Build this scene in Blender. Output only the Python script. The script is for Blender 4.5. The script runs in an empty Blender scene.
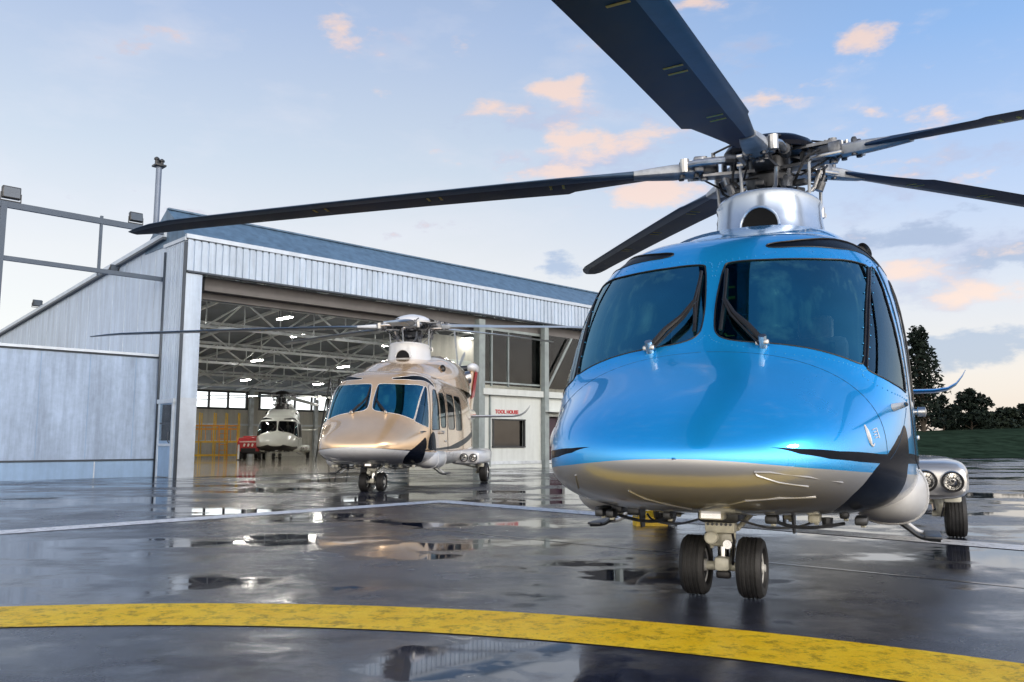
import bpy, bmesh, math, random
import numpy as np
from mathutils import Vector, Matrix, geometry
random.seed(7)
SC = bpy.context.scene
COL = SC.collection
PI = math.pi

# ------------------------------------------------------------------ materials
def _new(name):
    m = bpy.data.materials.new(name); m.use_nodes = True
    nt = m.node_tree; nt.nodes.clear()
    out = nt.nodes.new('ShaderNodeOutputMaterial')
    return m, nt, out
def _lk(nt, a, b): nt.links.new(a, b)
def noise(nt, scale, detail=4, rough=.55, vec=None, coord='Object', stretch=None):
    n = nt.nodes.new('ShaderNodeTexNoise'); n.inputs['Scale'].default_value = scale
    n.inputs['Detail'].default_value = detail; n.inputs['Roughness'].default_value = rough
    if vec is None:
        tc = nt.nodes.new('ShaderNodeTexCoord'); vec = tc.outputs[coord]
    if stretch:
        mp = nt.nodes.new('ShaderNodeMapping'); mp.inputs['Scale'].default_value = stretch
        _lk(nt, vec, mp.inputs['Vector']); vec = mp.outputs['Vector']
    _lk(nt, vec, n.inputs['Vector'])
    return n
def ramp(nt, fac, stops):
    r = nt.nodes.new('ShaderNodeValToRGB'); e = r.color_ramp.elements
    while len(e) < len(stops): e.new(.5)
    for el, (p, c) in zip(e, stops):
        el.position = p; el.color = (*c, 1) if len(c) == 3 else c
    _lk(nt, fac, r.inputs['Fac']); return r
def g3(v): return (v, v, v)
def math_(nt, op, a, b=None, c=None, clamp=False):
    n = nt.nodes.new('ShaderNodeMath'); n.operation = op; n.use_clamp = clamp
    for i, x in enumerate((a, b, c)):
        if x is None: continue
        if isinstance(x, (int, float)): n.inputs[i].default_value = x
        else: _lk(nt, x, n.inputs[i])
    return n.outputs[0]
def mixc(nt, fac, a, b):
    n = nt.nodes.new('ShaderNodeMix'); n.data_type = 'RGBA'
    for s, x in ((n.inputs[0], fac), (n.inputs[6], a), (n.inputs[7], b)):
        if isinstance(x, (int, float)): s.default_value = x
        elif isinstance(x, tuple): s.default_value = (*x, 1)
        else: _lk(nt, x, s)
    return n.outputs[2]
def pbr(name, col, rough=.5, metal=0., coat=0., var=.12, vscale=3., rvar=.1, bump=0., bscale=40., spec=.5, stretch=None, backdark=False, coat_rough=.03, coat_ior=1.5):
    m, nt, out = _new(name)
    b = nt.nodes.new('ShaderNodeBsdfPrincipled')
    b.inputs['Metallic'].default_value = metal; b.inputs['Specular IOR Level'].default_value = spec
    b.inputs['Coat Weight'].default_value = coat; b.inputs['Coat IOR'].default_value = coat_ior; b.inputs['Coat Roughness'].default_value = coat_rough
    n = noise(nt, vscale, 6, .6, stretch=stretch)
    lo = tuple(max(0, c*(1-var)) for c in col); hi = tuple(min(1, c*(1+var)) for c in col)
    r = ramp(nt, n.outputs['Fac'], [(.3, lo), (.7, hi)])
    colo = r.outputs['Color']
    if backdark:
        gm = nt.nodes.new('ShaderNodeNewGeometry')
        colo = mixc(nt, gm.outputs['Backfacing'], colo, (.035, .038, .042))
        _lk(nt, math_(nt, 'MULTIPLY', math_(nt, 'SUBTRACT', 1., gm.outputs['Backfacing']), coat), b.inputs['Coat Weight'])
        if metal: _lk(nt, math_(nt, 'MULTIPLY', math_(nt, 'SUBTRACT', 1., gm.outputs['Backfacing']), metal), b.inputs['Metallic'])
    _lk(nt, colo, b.inputs['Base Color'])
    rr = nt.nodes.new('ShaderNodeMapRange'); rr.inputs['To Min'].default_value = max(.02, rough-rvar*.5); rr.inputs['To Max'].default_value = min(1, rough+rvar*.5)
    _lk(nt, n.outputs['Fac'], rr.inputs['Value']); _lk(nt, rr.outputs['Result'], b.inputs['Roughness'])
    if bump:
        n2 = noise(nt, bscale, 3); bp = nt.nodes.new('ShaderNodeBump')
        bp.inputs['Strength'].default_value = bump; bp.inputs['Distance'].default_value = .01
        _lk(nt, n2.outputs['Fac'], bp.inputs['Height']); _lk(nt, bp.outputs['Normal'], b.inputs['Normal'])
    _lk(nt, b.outputs[0], out.inputs['Surface'])
    return m
def glass(name, tint, rough=.02, ior=1.5, gtint=(1., 1., 1.)):
    m, nt, out = _new(name)
    t = nt.nodes.new('ShaderNodeBsdfTransparent'); t.inputs['Color'].default_value = (*tint, 1)
    g = nt.nodes.new('ShaderNodeBsdfGlossy'); g.inputs['Roughness'].default_value = rough
    n = noise(nt, 2.5, 5); rp = ramp(nt, n.outputs['Fac'], [(.35, g3(.86)), (.7, g3(1.))]); lw = nt.nodes.new('ShaderNodeLayerWeight'); lw.inputs['Blend'].default_value = .35
    gc = mixc(nt, lw.outputs['Facing'], gtint, (1., 1., 1.)); mu = nt.nodes.new('ShaderNodeMix'); mu.data_type = 'RGBA'; mu.blend_type = 'MULTIPLY'; mu.inputs[0].default_value = 1.
    _lk(nt, gc, mu.inputs[6]); _lk(nt, rp.outputs['Color'], mu.inputs[7]); _lk(nt, mu.outputs[2], g.inputs['Color'])
    f = nt.nodes.new('ShaderNodeFresnel'); f.inputs['IOR'].default_value = ior
    mx = nt.nodes.new('ShaderNodeMixShader'); _lk(nt, f.outputs[0], mx.inputs[0]); _lk(nt, t.outputs[0], mx.inputs[1]); _lk(nt, g.outputs[0], mx.inputs[2])
    _lk(nt, mx.outputs[0], out.inputs['Surface']); return m
def emit(name, col, s):
    m, nt, out = _new(name); e = nt.nodes.new('ShaderNodeEmission'); e.inputs['Color'].default_value = (*col, 1); e.inputs['Strength'].default_value = s
    _lk(nt, e.outputs[0], out.inputs['Surface']); return m

M = {}
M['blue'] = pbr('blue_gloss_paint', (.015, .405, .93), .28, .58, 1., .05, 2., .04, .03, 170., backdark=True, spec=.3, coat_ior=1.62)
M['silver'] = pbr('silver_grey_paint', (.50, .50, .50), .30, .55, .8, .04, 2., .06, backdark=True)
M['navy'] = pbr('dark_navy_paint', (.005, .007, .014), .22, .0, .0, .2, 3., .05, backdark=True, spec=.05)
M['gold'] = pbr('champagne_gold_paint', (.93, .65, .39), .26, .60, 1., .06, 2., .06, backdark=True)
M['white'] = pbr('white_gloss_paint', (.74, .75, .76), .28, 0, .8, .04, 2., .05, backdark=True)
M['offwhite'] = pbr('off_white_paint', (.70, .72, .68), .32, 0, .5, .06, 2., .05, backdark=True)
M['cowlwhite'] = pbr('pale_blue_grey_metallic', (.42, .50, .62), .26, .55, .8, .06, 2., .05)
M['red'] = pbr('red_paint', (.50, .02, .03), .35, 0, .4)
M['glass'] = glass('tinted_windscreen', (.60, .82, .90), .02, 4.8, (.02, .80, 1.))
M['cabinglass'] = glass('dark_cabin_glass', (.10, .14, .17), .02, 1.9)
M['podgrey'] = pbr('pale_float_cover', (.60, .61, .62), .42, .15, .2, .08, 5., .1)
M['sideglass'] = glass('clear_side_glass', (.70, .84, .92), .02, 2.5, (.35, .80, 1.))
M['blackglass_shade'] = pbr('black_roof_glass_inlet_shade', (.004, .005, .007), .35, 0, 0, spec=.12)
M['officeglass'] = glass('dark_office_glass', (.05, .08, .10), .03, 1.7)
M['hubsteel'] = pbr('dull_hub_steel', (.20, .21, .23), .4, .8, 0, .45, 14., .25)
M['clearglass'] = glass('window_glass', (.80, .86, .87), .03, 1.5)
M['black'] = pbr('black_plastic', (.012, .012, .014), .45, 0, 0, .3, 8., .2)
M['rubber'] = pbr('tyre_rubber', (.018, .018, .019), .62, 0, 0, .35, 14., .2, .3, 60)
M['rim'] = pbr('wheel_rim_paint', (.62, .62, .60), .38, .2, 0, .15, 9.)
M['cream'] = pbr('cream_gear_paint', (.66, .65, .55), .38, 0, .2, .22, 12., .2)
M['steel'] = pbr('brushed_steel', (.50, .50, .50), .34, 1., 0, .2, 12., .2)
M['darksteel'] = pbr('dark_steel', (.075, .08, .09), .42, .7, 0, .4, 10., .25)
M['chrome'] = pbr('polished_oleo', (.8, .8, .8), .1, 1.)
M['blade'] = pbr('navy_blade_paint', (.006, .019, .050), .48, 0, 0, .3, 4., .15, spec=.22)
M['bladeedge'] = pbr('slate_leading_edge', (.085, .13, .19), .42, .3, 0, .2, 5., .15)
M['orange_mark'] = pbr('amber_marking', (.95, .66, .12), .5)
M['cuff'] = pbr('pale_blade_cuff', (.36, .39, .43), .42, .3, 0, .25, 9., .2)
M['seat'] = pbr('grey_seat_cloth', (.36, .37, .38), .9, 0, 0, .15, 30.)
M['headrest'] = pbr('pale_headrest_cloth', (.72, .70, .64), .9, 0, 0, .1, 30.)
M['panel'] = pbr('instrument_panel_grey', (.03, .032, .035), .7)
M['lens'] = pbr('lamp_reflector', (.92, .92, .91), .10, 1., 1., .1, 40., .1)
M['amber'] = pbr('amber_lens', (.8, .35, .05), .15, 0, 1.)
M['yellow'] = pbr('yellow_chock_paint', (.72, .48, .02), .45, 0, .2, .2, 9.)
# ------------------------------------------------------------------ mesh builder
class MB:
    def __init__(s, flip=False): s.bm = bmesh.new(); s.flip = flip
    def _mi(s, faces, mi, smooth):
        for f in faces: f.material_index = mi; f.smooth = smooth
    def box(s, c, size, mi=0, rot=None, bev=0., seg=2):
        r = bmesh.ops.create_cube(s.bm, size=1.0); vs = r['verts']
        bmesh.ops.scale(s.bm, vec=Vector(size), verts=vs)
        if bev:
            es = list({e for v in vs for e in v.link_edges})
            rr = bmesh.ops.bevel(s.bm, geom=es, offset=min(bev, min(size)*.45), segments=seg, affect='EDGES', profile=.5)
            vs = list({v for f in rr['faces'] for v in f.verts} | {v for v in vs if v.is_valid})
        if rot is not None: bmesh.ops.rotate(s.bm, cent=(0, 0, 0), matrix=rot, verts=vs)
        bmesh.ops.translate(s.bm, vec=Vector(c), verts=vs)
        s._mi({f for v in vs for f in v.link_faces}, mi, bool(bev)); return vs
    def loft(s, rings, mi=0, cap=True, smooth=True, closed=True):
        R = [[s.bm.verts.new(p) for p in r] for r in rings]; fs = []
        n = len(R[0])
        for a, b in zip(R[:-1], R[1:]):
            for i in range(n if closed else n-1):
                j = (i+1) % n
                fs.append(s.bm.faces.new((a[i], a[j], b[j], b[i])))
        if cap and closed:
            fs.append(s.bm.faces.new(list(reversed(R[0])))); fs.append(s.bm.faces.new(R[-1]))
        s._mi(fs, mi, smooth); return fs
    def tube(s, pts, r, mi=0, n=8, cap=True):
        pts = [Vector(p) for p in pts]; rad = r if isinstance(r, (list, tuple)) else [r]*len(pts)
        rings = []; up = None
        for i, p in enumerate(pts):
            t = (pts[min(i+1, len(pts)-1)]-pts[max(i-1, 0)]).normalized()
            if up is None:
                up = Vector((0, 0, 1)) if abs(t.z) < .9 else Vector((1, 0, 0))
            x = t.cross(up).normalized(); y = x.cross(t).normalized(); up = y
            rings.append([p+(x*math.cos(2*PI*k/n)+y*math.sin(2*PI*k/n))*rad[i] for k in range(n)])
        return s.loft(rings, mi, cap)
    def lathe(s, c, axis, prof, mi=0, n=24, mis=None):   # prof: (along, radius)
        a = Vector(axis).normalized(); x = a.orthogonal().normalized(); y = a.cross(x); c = Vector(c)
        rings = [[c+a*h_+(x*math.cos(2*PI*k/n)+y*math.sin(2*PI*k/n))*max(r_, 1e-4) for k in range(n)] for h_, r_ in prof]
        fs = s.loft(rings, mi, True)
        if mis:
            for i, m_ in enumerate(mis):
                for f in fs[i*n:(i+1)*n]: f.material_index = m_
        return fs
    def poly(s, pts, mi=0, smooth=False):
        f = s.bm.faces.new([s.bm.verts.new(p) for p in pts]); f.material_index = mi; f.smooth = smooth; return f
    def prism(s, pts, off, mi=0):
        off = Vector(off); n = len(pts)
        a = [s.bm.verts.new(p) for p in pts]; b = [s.bm.verts.new(Vector(p)+off) for p in pts]
        fs = [s.bm.faces.new(list(reversed(a))), s.bm.faces.new(b)]
        for i in range(n): fs.append(s.bm.faces.new((a[i], a[(i+1) % n], b[(i+1) % n], b[i])))
        s._mi(fs, mi, False); return fs
    def build(s, name, mats, parent=None, loc=None, rot=None, sharp=35., recalc=True):
        bm = s.bm
        if s.flip:
            for v in bm.verts: v.co.x = -v.co.x
        if recalc: bmesh.ops.recalc_face_normals(bm, faces=bm.faces)
        ca = math.radians(sharp)
        for e in bm.edges:
            if len(e.link_faces) == 2:
                e.smooth = e.calc_face_angle(0) < ca
        me = bpy.data.meshes.new(name); bm.to_mesh(me); bm.free()
        for m in (mats if isinstance(mats, (list, tuple)) else [mats]): me.materials.append(m if not isinstance(m, str) else M[m])
        o = bpy.data.objects.new(name, me); COL.objects.link(o)
        if parent: o.parent = parent
        if loc: o.location = loc
        if rot: o.rotation_euler = rot
        return o
def empty(name, loc=(0, 0, 0), rz=0., label=None, cat=None, group=None):
    o = bpy.data.objects.new(name, None); COL.objects.link(o); o.location = loc; o.rotation_euler = (0, 0, rz)
    o.empty_display_size = .3
    if label: o['label'] = label
    if cat: o['category'] = cat
    if group: o['group'] = group
    return o
def tag(o, label, cat, group=None):
    o['label'] = label; o['category'] = cat
    if group: o['group'] = group
    return o
def struct(o, kind='structure'): o['kind'] = kind; return o
def curve_smooth(pts, k=6, closed=False):
    P = [Vector(p) for p in pts]; n = len(P); out = []
    for i in range(n if closed else n-1):
        a, b, c, d = (P[(i-1) % n], P[i], P[(i+1) % n], P[(i+2) % n]) if closed else (P[max(i-1, 0)], P[i], P[i+1], P[min(i+2, n-1)])
        for j in range(k):
            t = j/k
            out.append(.5*((2*b)+(c-a)*t+(2*a-5*b+4*c-d)*t*t+(3*b-a-3*c+d)*t**3))
    if not closed: out.append(P[-1])
    return out
# ---- fuselage surface: s runs along the body, v from belly (0) over the side (1) to the roof (2)
NOSE = -1.26
def b_of_s(s):
    s = np.asarray(s, float)
    return np.where(s < 1, NOSE + 1.66*s*s, NOSE + 1.66 + 3.32*(s-1))
def s_of_b(b):
    b = np.asarray(b, float)
    return np.where(b < NOSE+1.66, np.sqrt(np.maximum(b-NOSE, 0)/1.66), 1+(b-NOSE-1.66)/3.32)
#       b      half-w  ztop  zmid  zbot  n_up  n_low lean
STA = [(-1.26, 0.00,  0.88, 0.88, 0.88, 2.3, 2.3, .00),
       (-1.22, 0.35,  0.99, 0.88, 0.775, 2.3, 2.35, .00),
       (-1.10, 0.60,  1.110, 0.88, 0.69, 2.35, 2.4, .00),
       (-0.90, 0.79,  1.235, 0.88, 0.625, 2.4, 2.5, .00),
       (-0.60, 0.935,  1.395, 0.875, 0.57, 2.45, 2.7, .00),
       (-0.37, 1.015, 1.545, 0.87, 0.54, 2.45, 2.8, .00),
       (-0.15, 1.075, 1.890, 0.865, 0.52, 2.5, 3.0, .00),
       (0.05,  1.115, 2.190, 0.86, 0.505, 2.7, 3.1, .01),
       (0.22,  1.135, 2.335, 0.855, 0.495, 3.0, 3.2, .015),
       (0.45,  1.150, 2.425, 0.85, 0.475, 3.6, 3.4, .03),
       (0.85,  1.160, 2.480, 0.84, 0.45, 4.5, 3.6, .045),
       (1.60,  1.165, 2.510, 0.84, 0.43, 4.8, 3.8, .055),
       (3.50,  1.165, 2.520, 0.84, 0.43, 4.8, 3.8, .05),
       (4.60,  1.140, 2.500, 0.90, 0.46, 4.2, 3.6, .05),
       (5.60,  0.930, 2.440, 1.15, 0.78, 3.0, 2.8, .05),
       (6.60,  0.560, 2.330, 1.55, 1.22, 2.4, 2.3, .02),
       (7.60,  0.390, 2.200, 1.75, 1.48, 2.1, 2.1, .00),
       (9.20,  0.290, 2.080, 1.80, 1.60, 2.0, 2.0, .00),
       (10.6,  0.170, 2.040, 1.84, 1.70, 2.0, 2.0, .00)]
STA = np.array(STA); S_END = float(s_of_b(STA[-1, 0]))
def pchip(xk, yk):
    h = np.diff(xk); d = np.diff(yk)/h; m = np.zeros_like(yk)
    for i in range(1, len(xk)-1):
        if d[i-1]*d[i] > 0:
            w1 = 2*h[i]+h[i-1]; w2 = h[i]+2*h[i-1]
            m[i] = (w1+w2)/(w1/d[i-1]+w2/d[i])
    m[0] = d[0]*1.15; m[-1] = d[-1]
    def f(x):
        x = np.clip(x, xk[0], xk[-1]); i = np.clip(np.searchsorted(xk, x)-1, 0, len(xk)-2)
        t = (x-xk[i])/h[i]
        return (yk[i]*(1+2*t)*(1-t)**2 + m[i]*h[i]*t*(1-t)**2 + yk[i+1]*t*t*(3-2*t) + m[i+1]*h[i]*t*t*(t-1))
    return f
_sk = s_of_b(STA[:, 0])
PROF = [pchip(_sk, STA[:, k]) for k in range(1, 8)]
def _smooth(k):            # light smoothing of the station curves
    xs = np.linspace(0, S_END, 1601); y = PROF[k](xs)
    sig = .028/(xs[1]-xs[0]); r = int(3*sig); ker = np.exp(-.5*(np.arange(-r, r+1)/sig)**2); ker /= ker.sum()
    pad = np.concatenate([2*y[0]-y[r:0:-1], y, 2*y[-1]-y[-2:-r-2:-1]])
    ys = np.convolve(pad, ker, 'valid')
    if k < 1: ys[0] = 0
    return lambda s: np.interp(s, xs, ys)
PROF = [_smooth(k) for k in range(7)]
def surf(s, v):
    s = np.asarray(s, float); v = np.asarray(v, float)
    w, zt, zm, zb, nu, nl, ln = [p(s) for p in PROF]
    up = v > 1
    th = np.where(up, v-1, 1-v)*np.pi/2
    n = np.where(up, nu, nl)
    c = np.abs(np.cos(th)); q = np.abs(np.sin(th))
    r = (c**n+q**n)**(-1/n)
    y = w*c*r*np.where(up, 1-ln*q*r, 1)
    y = np.where((v >= 2) | (v <= 0), 0, y)
    z = np.where(up, zm+(zt-zm)*q*r, zm-(zm-zb)*q*r)
    return np.stack([b_of_s(s)+0*y, y, z], -1)
def surf_n(s, v):
    s = np.asarray(s, float); v = np.asarray(v, float)
    s1 = np.maximum(s-.004, 0.0005); s2 = np.maximum(s, .0005)+.004
    a = surf(s2, v)-surf(s1, v)
    v1 = np.clip(v-.004, 1e-4, 2-1e-4); v2 = np.clip(v+.004, 1e-4, 2-1e-4)
    ss = np.maximum(s, .004)
    b = surf(ss, v2)-surf(ss, v1)
    # avoid the crease at v=1 only if the halves do not meet smoothly
    nn = np.cross(b, a); nn /= np.maximum(np.linalg.norm(nn, axis=-1, keepdims=True), 1e-12)
    edge = (v <= 1e-3) | (v >= 2-1e-3)
    nn[..., 1] = np.where(edge, 0, nn[..., 1])
    nn /= np.maximum(np.linalg.norm(nn, axis=-1, keepdims=True), 1e-12)
    nose = s < .004
    nn[nose] = (-1, 0, 0)
    return nn
# ------------------------------------------------------------------ fuselage parts in the (s, v) sheet
def _sp(pts, k=5, closed=True): return [(p[0], p[1]) for p in curve_smooth([(a, b, 0) for a, b in pts], k, closed)]
WINDSCREEN = _sp([(0.8782, 1.953), (0.8817, 1.8907), (0.8853, 1.8027), (0.8973, 1.7034), (0.9175, 1.625), (0.9464, 1.5655), (0.9750, 1.5225), (0.9920, 1.5000), (0.9750, 1.4900), (0.8969, 1.4627), (0.8403, 1.4396), (0.7850, 1.4180), (0.7720, 1.4300), (0.7633, 1.4719), (0.7569, 1.5164), (0.7506, 1.5695), (0.747, 1.6133), (0.7422, 1.6768), (0.7386, 1.7571), (0.7377, 1.8354), (0.7403, 1.8945), (0.7463, 1.937), (0.755, 1.962), (0.7701, 1.9755), (0.805, 1.9800), (0.8428, 1.9735), (0.8683, 1.9651)], 3)
QUARTER = _sp([(1.0020, 1.4900), (1.0160, 1.4720), (0.9973, 1.438), (0.9703, 1.3948), (0.9512, 1.3463), (0.9304, 1.2836), (0.9159, 1.2282), (0.8997, 1.1908), (0.8870, 1.1950), (0.8561, 1.2246), (0.826, 1.2633), (0.7937, 1.3286), (0.7765, 1.3850), (0.7840, 1.3990), (0.8293, 1.4192), (0.9046, 1.4531)], 3)
EYEBROW = _sp([(.917, 1.815), (.926, 1.822), (.936, 1.79), (.947, 1.748), (.978, 1.68), (1.03, 1.62), (1.08, 1.57), (1.13, 1.51), (1.155, 1.46), (1.13, 1.455), (1.08, 1.49), (1.038, 1.531), (.974, 1.594), (.941, 1.671), (.9204, 1.7594)], 3)
def rrect(s0, s1, v0, v1, r=.035, rv=.04):
    out = []
    for cx, cy, a0 in ((s1-r, v1-rv, 0), (s0+r, v1-rv, 90), (s0+r, v0+rv, 180), (s1-r, v0+rv, 270)):
        for k in range(6):
            a = math.radians(a0+18*k); out.append((cx+r*math.cos(a), cy+rv*math.sin(a)))
    return out
W1 = _sp([(1.08, 1.43), (1.135, 1.43), (1.15, 1.40), (1.15, 1.17), (1.135, 1.15), (.985, 1.15), (.968, 1.17), (.985, 1.25), (1.03, 1.36)], 3)
W2 = rrect(1.19, 1.345, 1.165, 1.41)
W3 = rrect(1.41, 1.62, 1.155, 1.41)
W4 = rrect(1.66, 1.868, 1.15, 1.41)
DOOR1 = [(1.05, 1.478), (1.355, 1.478), (1.372, 1.45), (1.372, .95), (1.355, .92), (1.02, .92), (.955, 1.0), (.928, 1.12), (.936, 1.2), (.955, 1.27), (.98, 1.345), (1.005, 1.40), (1.03, 1.455)]
DOOR2 = [(1.40, 1.478), (1.875, 1.478), (1.892, 1.45), (1.892, .95), (1.875, .92), (1.40, .92), (1.386, .95), (1.386, 1.45)]
LOWER = [(-.1, 1.0), (0, 1.0), (.05, .975), (.12, .93), (.2, .895), (.32, .87), (.55, .853), (.75, .85), (1.2, .85), (2.2, .95), (3.0, .8), (5, .8), (5, -.5), (-.1, -.5)]
def band(top, bot): return top+bot[::-1]
BLUE_SWOOSH = [(0.2371, 1.2161), (0.3201, 1.140), (0.4575, 1.0720), (0.656, 1.0322), (0.9924, 1.0114), (1.6, 1.02), (2.3, 1.12), (2.35, 1.07), (1.6, .965), (0.9741, 0.9619), (0.6533, 0.9539), (0.5457, 0.9654), (0.4158, 1.002), (0.3157, 1.0723)]
CRESCENT = _sp([(0.835, 1.115), (0.7981, 1.0984), (0.773, 1.0899), (0.6972, 1.0246), (0.6368, 0.915), (0.6036, 0.7706), (0.6168, 0.6038), (0.70, 0.47), (.80, .39), (.90, .37), (.95, .42), (.93, .52), (0.8868, 0.5957), (0.8503, 0.7042), (0.8400, 0.8938), (0.8600, 1.0251), (.856, 1.085)], 3)
GOLD_STRIPE = [(.55, .895), (.8, .905), (1.05, 1.0), (1.45, 1.018), (1.86, 1.07), (2.26, 1.13), (2.6, 1.3), (2.65, 1.22), (2.33, 1.085), (1.93, 1.03), (1.5, .97), (1.05, .945), (.8, .87), (.55, .87)]
GOLD_DARK = _sp([(.885, .97), (.905, 1.09), (.98, 1.135), (1.03, 1.10), (1.05, 1.0), (1.045, .93), (.97, .93)], 3)
GOLD_LINE = [(0, 1.03), (.05, 1.005), (.12, .96), (.2, .92), (.32, .893), (.55, .876), (.62, .876), (.62, .852), (.55, .85), (.32, .867), (.2, .892), (.12, .926), (.05, .97), (0, .985)]
POST = [(.990, 1.503), (1.008, 1.490), (.905, 1.452), (.829, 1.418), (.7765, 1.389), (.776, 1.422), (.84, 1.441), (.897, 1.464)]
BLACK_CHIN = [(.18, .80), (.35, .72), (.6, .70), (.85, .80), (1.0, .62), (1.0, 0), (.18, 0)]

def _inside(poly, x, y):
    px = poly[:, 0]; py = poly[:, 1]; qx = np.roll(px, -1); qy = np.roll(py, -1)
    r = np.zeros(len(x), bool)
    for a, b, c, d in zip(px, py, qx, qy):
        if b == d: continue
        m = ((b > y) != (d > y)) & (x < (c-a)*(y-b)/(d-b)+a); r ^= m
    return r
def _dens(poly, st=.035):
    out = []
    for (a, b), (c, d) in zip(poly, poly[1:]+poly[:1]):
        k = max(1, int(math.hypot(c-a, d-b)/st))
        out += [(a+(c-a)*i/k, b+(d-b)*i/k) for i in range(k)]
    return out
def sheet(polys):
    """constrained triangulation of half the fuselage skin; returns s, v, tris"""
    gs = np.concatenate([[0, .012], np.arange(.03, 1.3, .022), np.arange(1.31, 2.2, .05), np.arange(2.25, S_END-.03, .08), [S_END]])
    gv = np.linspace(0, 2, 47)
    cons = []; pts = []; edges = []
    for p in polys:
        p = _dens(p); i0 = len(pts); pts += p; n = len(p)
        edges += [(i0+i, i0+(i+1) % n) for i in range(n)]
    cp = np.array(pts)
    S, V = np.meshgrid(gs, gv, indexing='ij'); G = np.stack([S.ravel(), V.ravel()], 1)
    keep = np.ones(len(G), bool)
    for i in range(0, len(cp), 400):
        d2 = ((G[:, None, :]-cp[None, i:i+400])**2).sum(-1).min(1); keep &= d2 > .0085**2
    bord = (G[:, 1] <= 0) | (G[:, 1] >= 2) | (G[:, 0] <= 0) | (G[:, 0] >= S_END)
    G = G[keep | bord]
    allp = [Vector((float(a), float(b))) for a, b in np.concatenate([cp, G])]
    vs, es, fs, *_ = geometry.delaunay_2d_cdt(allp, edges, [], 0, 1e-6)
    s = np.array([v.x for v in vs]); v = np.array([v_.y for v_ in vs]); T = np.array([tuple(f) for f in fs if len(f) == 3])
    cs = s[T].mean(1); cv = v[T].mean(1)
    ok = (cs > 0) & (cs < S_END) & (cv > 0) & (cv < 2)
    area = np.abs((s[T[:, 1]]-s[T[:, 0]])*(v[T[:, 2]]-v[T[:, 0]])-(s[T[:, 2]]-s[T[:, 0]])*(v[T[:, 1]]-v[T[:, 0]]))
    T = T[ok & (area > 1e-9)]
    return np.clip(s, 0, S_END), np.clip(v, 0, 2), T
def skin_obj(name, s, v, T, mi, mats, parent, sides=(1, -1), off=0.):
    used = np.unique(T); rm = np.full(len(s), -1); rm[used] = np.arange(len(used))
    P = surf(s[used], v[used]); N = surf_n(s[used], v[used]); P = P+N*off; T = rm[T]
    VV, NN, FF, MI = [], [], [], []
    for sd in sides:
        p = P*[-1, sd, 1]; n = N*[-1, sd, 1]; t = T+len(VV)*len(P)
        tt = T.copy(); gn = np.cross(p[T[:, 1]]-p[T[:, 0]], p[T[:, 2]]-p[T[:, 0]])
        bad = (gn*n[T].sum(1)).sum(1) < 0
        tt[bad] = tt[bad][:, ::-1]
        FF.append(tt+len(VV)*len(P)); VV.append(p); NN.append(n); MI.append(mi)
    V_ = np.concatenate(VV); F_ = np.concatenate(FF); N_ = np.concatenate(NN); MI = np.concatenate(MI)
    me = bpy.data.meshes.new(name); me.from_pydata(V_.tolist(), [], F_.tolist())
    for m in mats: me.materials.append(M[m])
    me.polygons.foreach_set('material_index', MI.astype(np.int32)); me.polygons.foreach_set('use_smooth', np.ones(len(F_), bool))
    me.update()
    me.normals_split_custom_set_from_vertices(N_.tolist())
    o = bpy.data.objects.new(name, me); COL.objects.link(o); o.parent = parent
    return o
def on_skin(s, v, off=0., side=1):
    s = np.array([s]); v = np.array([v]); p = (surf(s, v)+surf_n(s, v)*off)[0]
    return Vector((-p[0], p[1]*side, p[2]))
def seal(name, poly, r, mat, parent, side=1, off=0.):
    b = MB(); pts = [on_skin(a, c, off, side) for a, c in _dens(poly, .03)]
    pts = [p for i, p in enumerate(pts) if (p-pts[i-1]).length > .006]
    n = len(pts); rings = []
    for i, p in enumerate(pts):
        t = (pts[(i+1) % n]-pts[i-1]).normalized(); x = t.cross(Vector((.3, .2, 1))).normalized(); y = x.cross(t).normalized()
        rings.append([p+(x*math.cos(k*PI/3)+y*math.sin(k*PI/3))*r for k in range(6)])
    rings.append(rings[0])
    # keep the frame from twisting: align each ring to the one before
    for i in range(1, len(rings)):
        best = min(range(6), key=lambda q: sum((rings[i][(k+q) % 6]-rings[i-1][k]).length for k in range(6)))
        rings[i] = [rings[i][(k+best) % 6] for k in range(6)]
    b.loft(rings, 0, cap=False)
    return b.build(name, mat, parent)
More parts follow.
